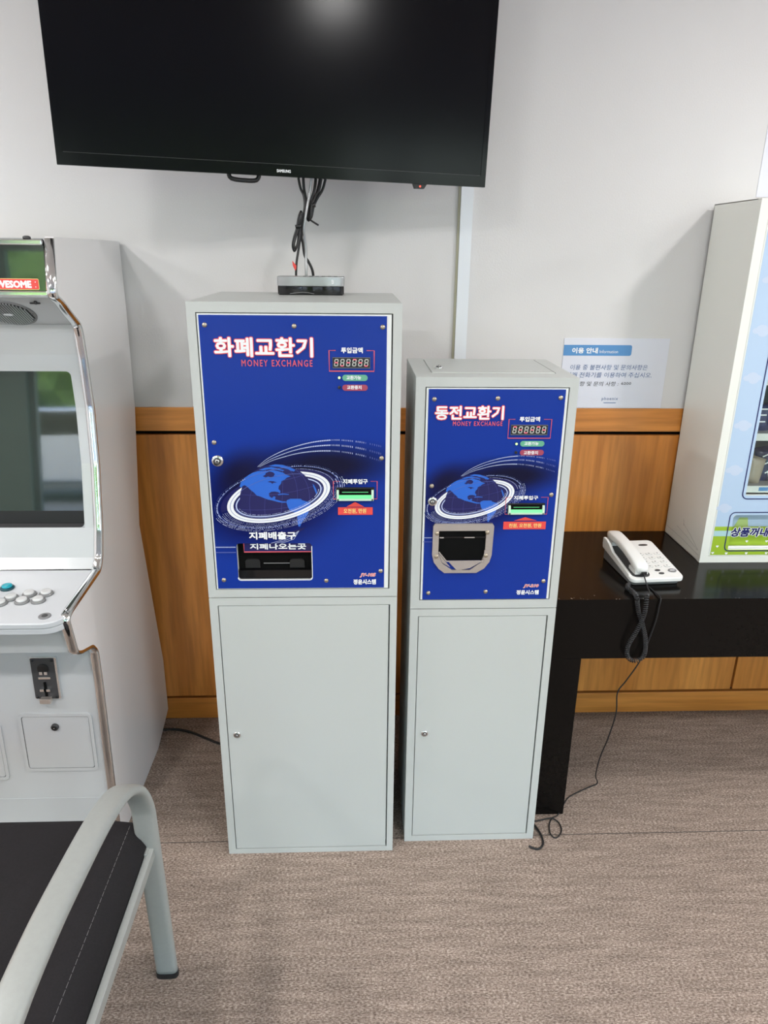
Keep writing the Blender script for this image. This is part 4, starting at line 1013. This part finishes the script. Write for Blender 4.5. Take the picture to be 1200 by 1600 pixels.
# coiled cord: handset -> over the counter edge -> loop -> back under the base  (built in world space, carried by the telephone)
inv = Matrix.Translation(PH.location) @ Matrix.Rotation(R(4.0), 4, 'Z'); inv = inv.inverted()
def W(pts): return [inv @ Vector(p) for p in pts]
CYF = -0.5085
lead = smooth_path([(0.7665, -0.408, 0.726), (0.766, -0.424, 0.718), (0.767, -0.445, 0.703), (0.764, -0.468, 0.699), (0.752, -0.484, 0.6985)], 6)
loop = smooth_path([(0.752, -0.484, 0.6985), (0.744, -0.500, 0.699), (0.741, CYF, 0.686), (0.738, CYF-0.004, 0.655), (0.726, CYF-0.004, 0.613), (0.712, CYF, 0.572), (0.709, CYF, 0.545), (0.717, CYF, 0.526), (0.735, CYF, 0.519),
                    (0.752, CYF, 0.528), (0.757, CYF, 0.548), (0.753, CYF, 0.584), (0.741, CYF+0.004, 0.625), (0.727, CYF+0.005, 0.660), (0.720, CYF+0.004, 0.686), (0.718, -0.502, 0.6995), (0.722, -0.470, 0.6985), (0.716, -0.440, 0.6985), (0.728, -0.418, 0.6985)], 14)
Ls = [0.0]
for i in range(1, len(loop)): Ls.append(Ls[-1]+(loop[i]-loop[i-1]).length)
hel = []; pitch = 0.0054; rad = 0.0054; steps = int(Ls[-1]/pitch*10); j = 0
u = None
for s_ in range(steps):
    d_ = Ls[-1]*s_/(steps-1)
    while j < len(Ls)-2 and Ls[j+1] < d_: j += 1
    p = loop[j].lerp(loop[j+1], (d_-Ls[j])/max(1e-9, Ls[j+1]-Ls[j])); t = (loop[j+1]-loop[j]).normalized()
    if u is None: u = t.orthogonal()
    u = (u-t*u.dot(t)).normalized(); a = 2*math.pi*d_/pitch
    hel.append(p+(u*math.cos(a)+t.cross(u)*math.sin(a))*rad)
q = MB().tube(W(lead), 0.0018, black, 8).tube(W(hel), 0.00135, cord_m, 6)
tag(q.build('coiled_cord', PH), 'black coiled handset cord looping over the counter edge')
# line cord
lp = [(0.780, -0.415, 0.6925), (0.783, -0.450, 0.6925), (0.785, -0.490, 0.6935), (0.782, -0.4965, 0.670), (0.779, -0.4965, 0.630), (0.768, -0.4965, 0.572), (0.752, -0.4965, 0.508), (0.733, -0.475, 0.436), (0.716, -0.470, 0.395), (0.720, -0.470, 0.330), (0.712, -0.460, 0.240), (0.706, -0.435, 0.150), (0.715, -0.400, 0.06),
      (0.735, -0.372, 0.006), (0.706, -0.385, 0.003), (0.640, -0.420, 0.003), (0.612, -0.450, 0.003), (0.580, -0.4965, 0.003), (0.561, -0.508, 0.003), (0.546, -0.532, 0.003), (0.540, -0.565, 0.003), (0.549, -0.582, 0.003), (0.564, -0.573, 0.003), (0.576, -0.550, 0.003), (0.573, -0.525, 0.004), (0.556, -0.512, 0.0062), (0.530, -0.514, 0.003), (0.498, -0.522, 0.003)]
cord('telephone_line', lp, 0.0019, rubber, 'thin black telephone line hanging from the counter and curling on the carpet', q=6, cat='cord')
cord('power_cord', [(0.470, -0.610, 0.0035), (0.482, -0.6185, 0.0035), (0.496, -0.6195, 0.0035), (0.510, -0.604, 0.0035), (0.513, -0.578, 0.0035), (0.508, -0.550, 0.0035), (0.497, -0.520, 0.0035)], 0.0030, rubber, 'short black cord looped at the foot of the shorter machine', q=6, cat='cord')
cord('power_cord', [(-0.700, -0.085, 0.060), (-0.660, -0.078, 0.012), (-0.625, -0.072, 0.0045), (-0.590, -0.077, 0.0045), (-0.550, -0.092, 0.0045), (-0.502, -0.121, 0.0045), (-0.441, -0.156, 0.0045), (-0.38, -0.18, 0.0045), (-0.33, -0.16, 0.0045)], 0.0042, rubber, 'black power cord on the carpet between arcade cabinet and taller machine', q=6, cat='cord')

# ------------------------------------------------------------------ notices on the wall
c = MB().box(0.6125, 0.9270, -0.0022, 0.0, 1.0885, 1.2945, paper)
N1 = None
ox, oz, y = 0.609, 1.089, -0.0025
c.flat([(ox+a, oz+b2) for a, b2 in rrect(0.0037, 0.2071, 0.1552, 0.1862, 0.006, 5, (0, 1, 1, 0))], y, hdr_blue)
card = c.build('information_card'); tag(card, 'white information card with blue heading above the wood panelling', 'notice')
c = MB()
c.text('이용 안내', ox+0.0290, oz+0.1615, ox+0.1060, oz+0.1785, y-0.0003, white, off=0.0008)
c.text('Information', ox+0.1115, oz+0.1625, ox+0.1663, oz+0.1720, y-0.0003, white)
c.build('heading_lettering', card)
c = MB()
c.text('이용 중 불편사항 및 문의사항은', ox+0.0287, oz+0.1135, ox+0.2614, oz+0.1290, y-0.0003, txt_blue, shear=0.12)
c.text('아래 전화기를 이용하여 주십시오.', ox+0.0190, oz+0.0910, ox+0.2770, oz+0.1065, y-0.0003, txt_blue, shear=0.12)
c.build('message_lettering', card); c = MB()
c.text('불편사항 및 문의 사항 :', ox+0.0140, oz+0.0655, ox+0.1793, oz+0.0790, y-0.0003, txt_black, shear=0.12)
c.text('6200', ox+0.1874, oz+0.0700, ox+0.2178, oz+0.0778, y-0.0003, txt_black)
c.build('extension_lettering', card); c = MB()
c.text('phoenix', ox+0.1338, oz+0.0204, ox+0.1830, oz+0.0330, y-0.0003, txt_blue, space=1.2)
c.quad(ox+0.1403, ox+0.1777, oz+0.0143, oz+0.0162, y-0.0003, txt_blue)
c.build('logo_lettering', card)
MB().box(1.1120, 1.42, -0.0016, 0.0, 1.680, 1.895, paper).build('notice')
tag(bpy.data.objects['notice'], 'blank white notice on the wall above the vending machine', 'notice')

# ------------------------------------------------------------------ vending machine on the counter
VX, VY, VZ, VW, VH, VD = 0.9917, -0.262, 0.6903, 0.400, 0.968, 0.245
V = thing('vending_machine', 'cream prize vending machine with blue and green front on the counter', 'vending machine', (VX, VY, VZ))
c = MB().curve2d([[(0, 0), (VW, 0), (VW, VH), (0, VH)], [(0.0233, 0.0198), (0.0233, VH-0.022), (VW-0.0233, VH-0.022), (VW-0.0233, 0.0198)]], 0.0, 0.018, cream)
c.box(0, 0.002, 0.018, VD, 0, VH, cream).box(VW-0.002, VW, 0.018, VD, 0, VH, cream).box(0, VW, 0.018, VD, 0, 0.002, cream).box(0, VW, 0.018, VD, VH-0.002, VH, cream).box(0, VW, VD-0.002, VD, 0, VH, cream)
for (y0, z0, y1, z1) in ((0.02, 0.032, 0.13, 0.072), (0.126, 0.066, 0.133, 0.086), (0.02, 0.030, 0.17, 0.050), (0.01, 0.018, 0.235, 0.026)):
    c.tube([(0.0, y0, z0), (0.0, (y0+y1)/2, (z0+z1)/2+0.003), (0.0, y1, z1)], 0.00035, mid_grey, 5)
c.build('case', V)
win = (0.0998, VW-0.060, 0.2037, 0.860)
tray = (0.0775, 0.300, 0.0395, 0.1455)
d = MB()
wo = rrect(*win, 0.004); to = rrect(*tray, 0.010)
d.curve2d([[(0.0250, 0.0212), (VW-0.025, 0.0212), (VW-0.025, VH-0.0235), (0.0250, VH-0.0235)], wo[::-1], to[::-1]], 0.0015, 0.012, enamel_white)
d.curve2d([[(0.0288, 0.1107), (VW-0.0288, 0.1107), (VW-0.0288, VH-0.027), (0.0288, VH-0.027)], wo[::-1], rrect(tray[0], tray[1], 0.1107, tray[3], 0.004)[::-1]], 0.0010, 0.0004, sky_blue)
d.curve2d([[(0.0288, 0.0235), (VW-0.0288, 0.0235), (VW-0.0288, 0.1107), (0.0288, 0.1107)], rrect(tray[0], tray[1], tray[2], 0.1107, 0.004)[::-1]], 0.0010, 0.0004, lime)
d.curve2d([[(0.0288, 0.0816), (tray[0], 0.0816), (tray[0], 0.0982), (0.0288, 0.0982)]], 0.0007, 0.0003, aqua)
for (ux, uz, sc_) in ((0.056, 0.405, 1.0), (0.0545, 0.279, 1.0), (0.058, 0.533, 1.0), (0.060, 0.655, 1.0), (0.045, 0.168, 0.9), (0.18, 0.90, 1.4), (0.062, 0.78, 1)):
    for a, b2, rr in ((-0.014, -0.002, 0.010), (0.0, 0.003, 0.014), (0.014, -0.001, 0.010), (0.004, -0.008, 0.012)):
        d.flat(ellipse(ux+a*sc_, uz+b2*sc_, rr*sc_*1.1, rr*sc_*0.75, 0, 20), 0.0007-rr*0.004, cloud_m)
def heart(mb, x, z, s_, y, m):
    pts = [(x+s_*16*math.sin(t)**3/17, z+s_*(13*math.cos(t)-5*math.cos(2*t)-2*math.cos(3*t)-math.cos(4*t))/17) for t in [2*math.pi*i/20 for i in range(20)]]
    mb.flat(pts, y, m)
for x, z in ((0.0453, 0.0502), (0.0752, 0.0285), (0.1340, 0.0285), (0.1929, 0.0285), (0.2520, 0.0285), (0.035, 0.030)): heart(d, x, z, 0.0045, 0.0006, white)
d.line(rrect(0.0668, 0.312, 0.0360, 0.1535, 0.014, 6), 0.0030, 0.0005, navy, closed=True)
d.line(rrect(0.0905, VW-0.050, 0.1938, 0.875, 0.016, 6), 0.0032, 0.0005, navy, closed=True)
vd = d.build('front_door', V)
d = MB().box(tray[0]-0.004, tray[1]+0.004, 0.030, 0.032, tray[2]-0.002, tray[3]+0.004, sky_blue)
d.quad(tray[0], tray[1], tray[2], 0.100, 0.0297, lime)
d.flat([(tray[0]+0.022, 0.100), (tray[0]+0.034, 0.128), (tray[0]+0.058, 0.128), (tray[0]+0.064, 0.100)], 0.0295, lime_pale)
d.flat([(tray[0]+0.002, 0.100), (tray[0]+0.008, 0.118), (tray[0]+0.014, 0.100)], 0.0295, lime_pale)
for x, z in ((0.0880, 0.054), (0.1462, 0.054), (0.1163, 0.0725), (0.1758, 0.0735), (0.205, 0.054)): heart(d, x, z, 0.0045, 0.0293, white)
d.box(tray[0]-0.002, tray[0], 0.0135, 0.030, tray[2], tray[3], lime_pale).box(tray[0], tray[1], 0.0135, 0.030, tray[3], tray[3]+0.002, mid_grey)
d.prism([(0.0135, tray[2]+0.001), (0.0135, tray[2]+0.006), (0.029, tray[2]+0.002)], 'x', tray[0]+0.008, tray[1]-0.008, white)
d.build('prize_tray', V)
d = MB()
for m, g_, yy_ in ((white, 0.0016, 0.0000), (navy, 0.0, -0.0003)):
    d.text('상품꺼내는곳', 0.0770, 0.0800, 0.2440, 0.1085, yy_, m, off=0.0012, grow=g_, shear=0.15)
d.build('door_lettering', vd)
MB().box(win[0]-0.002, win[1]+0.002, 0.0045, 0.0065, win[2]-0.002, win[3]+0.002, glass).build('window_pane', vd)
# interior: back, floor bar, shelves
d = MB().box(0.060, VW-0.02, 0.19, 0.195, 0.17, 0.90, mid_grey).box(0.060, 0.0635, 0.016, 0.19, 0.17, 0.90, dark_grey).box(VW-0.0235, VW-0.020, 0.016, 0.19, 0.17, 0.90, dark_grey)
d.build('inner_case', V)
for z0, z1 in ((0.2075, 0.2265), (0.3575, 0.3773), (0.5100, 0.5300), (0.660, 0.680)):
    s_ = MB().box(0.0640, VW-0.024, 0.020, 0.188, z1-0.003, z1, mid_grey).box(0.0640, VW-0.024, 0.016, 0.020, z0, z1, enamel_white)
    so_ = s_.build('shelf', V)
    if z0 < 0.3: MB().quad(0.1428, 0.1700, 0.2127, 0.2234, 0.0154, hdr_blue).build('price_strip', so_)
def packet(x, y, z, wd, ht, th, lean, m, label, extra=None):
    mb = MB(); n, k2 = 8, 10; vs = []
    for i in range(n+1):
        for j in range(k2+1):
            a, b2 = i/n*2-1, j/k2*2-1
            puff = th*0.5*(1-a*a)**0.6*(1-b2**4)**0.6
            crink = 0.0012*math.sin(9*a+5*b2)*(1-a*a)
            vs.append((a*wd/2, -puff+crink, (b2+1)*ht/2))
    o = len(vs)
    for i in range(n+1):
        for j in range(k2+1):
            a, b2 = i/n*2-1, j/k2*2-1
            vs.append((a*wd/2, th*0.5*(1-a*a)**0.6*(1-b2**4)**0.6, (b2+1)*ht/2))
    fs = []
    for i in range(n):
        for j in range(k2):
            q4 = [i*(k2+1)+j, (i+1)*(k2+1)+j, (i+1)*(k2+1)+j+1, i*(k2+1)+j+1]
            fs.append(tuple(q4)); fs.append(tuple(o+v for v in q4[::-1]))
    mb.add(vs, fs, m, True)
    if extra: extra(mb, wd, ht, th)
    ob = mb.build('prize_packet'); tag(ob, label, 'packet', 'prize packets inside the vending machine')
    ob.location = (VX+x, VY+y, VZ+z); ob.rotation_euler = (R(-14), R(lean), R(random.uniform(-6, 6)))
    return ob
def stripes(mb, wd, ht, th):
    for f_ in (0.25, 0.5, 0.72): mb.line([(-wd*0.32, ht*f_), (wd*0.28, ht*(f_+0.10))], 0.0035, -th*0.5-0.0012, white)
    mb.quad(-wd*0.2, -wd*0.02, ht*0.06, ht*0.3, -th*0.5-0.0006, white)
packet(0.127, 0.045, 0.228, 0.058, 0.078, 0.024, 16, tan_m, 'tan packet at the left end of the lower vending shelf')
packet(0.142, 0.098, 0.228, 0.064, 0.098, 0.026, -14, plum, 'plum packet leaning behind the tan one on the lower vending shelf')
packet(0.205, 0.070, 0.228, 0.070, 0.100, 0.028, -10, indigo_p, 'indigo packet right of the plum one on the lower vending shelf', stripes)
packet(0.118, 0.055, 0.379, 0.075, 0.074, 0.026, 8, indigo_p, 'white striped indigo packet at the left end of the upper vending shelf', stripes)
packet(0.190, 0.060, 0.379, 0.070, 0.078, 0.026, -6, plum, 'plum packet beside the striped one on the upper vending shelf')

# ------------------------------------------------------------------ ceiling lights and added fill lights (their own light is built with them)
def ceiling_light(x, y):
    t = thing('ceiling_light', 'round white recessed downlight among the ceiling row and added fill lights', 'ceiling light', (x, y, RZ1), group='downlights in the hall ceiling')
    MB().lathe([(0.125, -0.012), (0.135, -0.006), (0.135, 0.0)], (0, 0, 0), 'z', enamel_white, 32).build('housing', t)
    MB().lathe([(0.108, -0.0165), (0.110, -0.0125)], (0, 0, 0), 'z', lamp_m, 32).build('diffuser', t)
    l = bpy.data.lights.new('downlight', 'AREA'); l.shape = 'DISK'; l.size = 0.22; l.energy = LAMP_W; l.color = (1.0, 0.985, 0.97)
    o = bpy.data.objects.new('lamp', l); COL.objects.link(o); o.parent = t; o.location = (0, 0, -0.025)
for x in (-2.85, -1.05, 0.75, 2.45):
    ceiling_light(x, -2.25)
for x, y in ((-1.75, -1.15), (1.75, -1.15), (4.2, -2.25), (3.5, -0.9), (-3.1, -0.9), (-1.7, -3.9), (-3.3, -3.9), (3.6, -3.9)): ceiling_light(x, y)  # extra downlights, added as fill for side faces and machine tops

# ------------------------------------------------------------------ outside the glazing
struct(MB().box(-30, 30, -40, RY0-0.2, -0.30, -0.12, asphalt).build('ground'))
rt = random.Random(5)
def tree(x, y, hgt, label):
    t = thing('tree', label, 'tree', (x, y, -0.12), group='trees outside the glazed front')
    MB().tube([(0, 0, 0), (0.05, 0.03, hgt*0.3), (0.0, 0.0, hgt*0.6)], lambda q: 0.14-0.08*q, bark, 10).build('trunk', t)
    bm = bmesh.new(); cr_ = MB()
    for i in range(9):
        bm.clear(); bmesh.ops.create_icosphere(bm, subdivisions=3, radius=1.0)
        c0 = Vector((rt.uniform(-1, 1)*hgt*0.17, rt.uniform(-1, 1)*hgt*0.18, hgt*rt.uniform(0.22, 0.85))); r0 = hgt*rt.uniform(0.16, 0.26)
        off = [v.co*(r0*(1+0.16*math.sin(v.co.x*9+i)*math.sin(v.co.y*8)*math.sin(v.co.z*10+i)+rt.uniform(-0.06, 0.06)))+c0 for v in bm.verts]
        cr_.add(off, [tuple(v.index for v in f.verts) for f in bm.faces], leaf, False)
    bm.free(); cr_.build('crown', t)
for i, x in enumerate((-13.0, -9.2, -5.4, -1.6, 2.2, 6.0)):
    tree(x, -14.5-(i % 2)*3.6, 5.0+(i*37 % 5)*0.3, 'leafy green tree beyond the glazed front of the hall')
CA = thing('car', 'silver parked car outside the glazed front of the hall', 'car', (-4.9, -10.6, -0.12))
prof_c = [(-2.1, 0.35), (-2.15, 0.75), (-1.9, 0.95), (-1.0, 1.02), (-0.45, 1.48), (0.9, 1.50), (1.6, 1.08), (2.05, 1.0), (2.15, 0.6), (2.1, 0.32)]
MB().prism(prof_c, 'y', -0.85, 0.85, car_paint).build('body', CA, bevel=0.06, seg=3)
for y in (-0.857, 0.845): MB().prism([(-0.88, 1.04), (-0.42, 1.42), (0.85, 1.43), (1.35, 1.09)], 'y', y, y+0.012, black_gloss).build('side_window', CA)
for x in (-1.35, 1.35):
    for y in (-0.88, 0.68):
        wl = MB().lathe([(0.30, 0), (0.33, 0.03), (0.33, 0.17), (0.30, 0.20)], (x, y, 0.33), 'y', rubber, 24).build('wheel', CA)
        MB().lathe([(0.2, -0.006), (0.2, 0.206)], (x, y, 0.33), 'y', silver, 20).build('hub', wl)
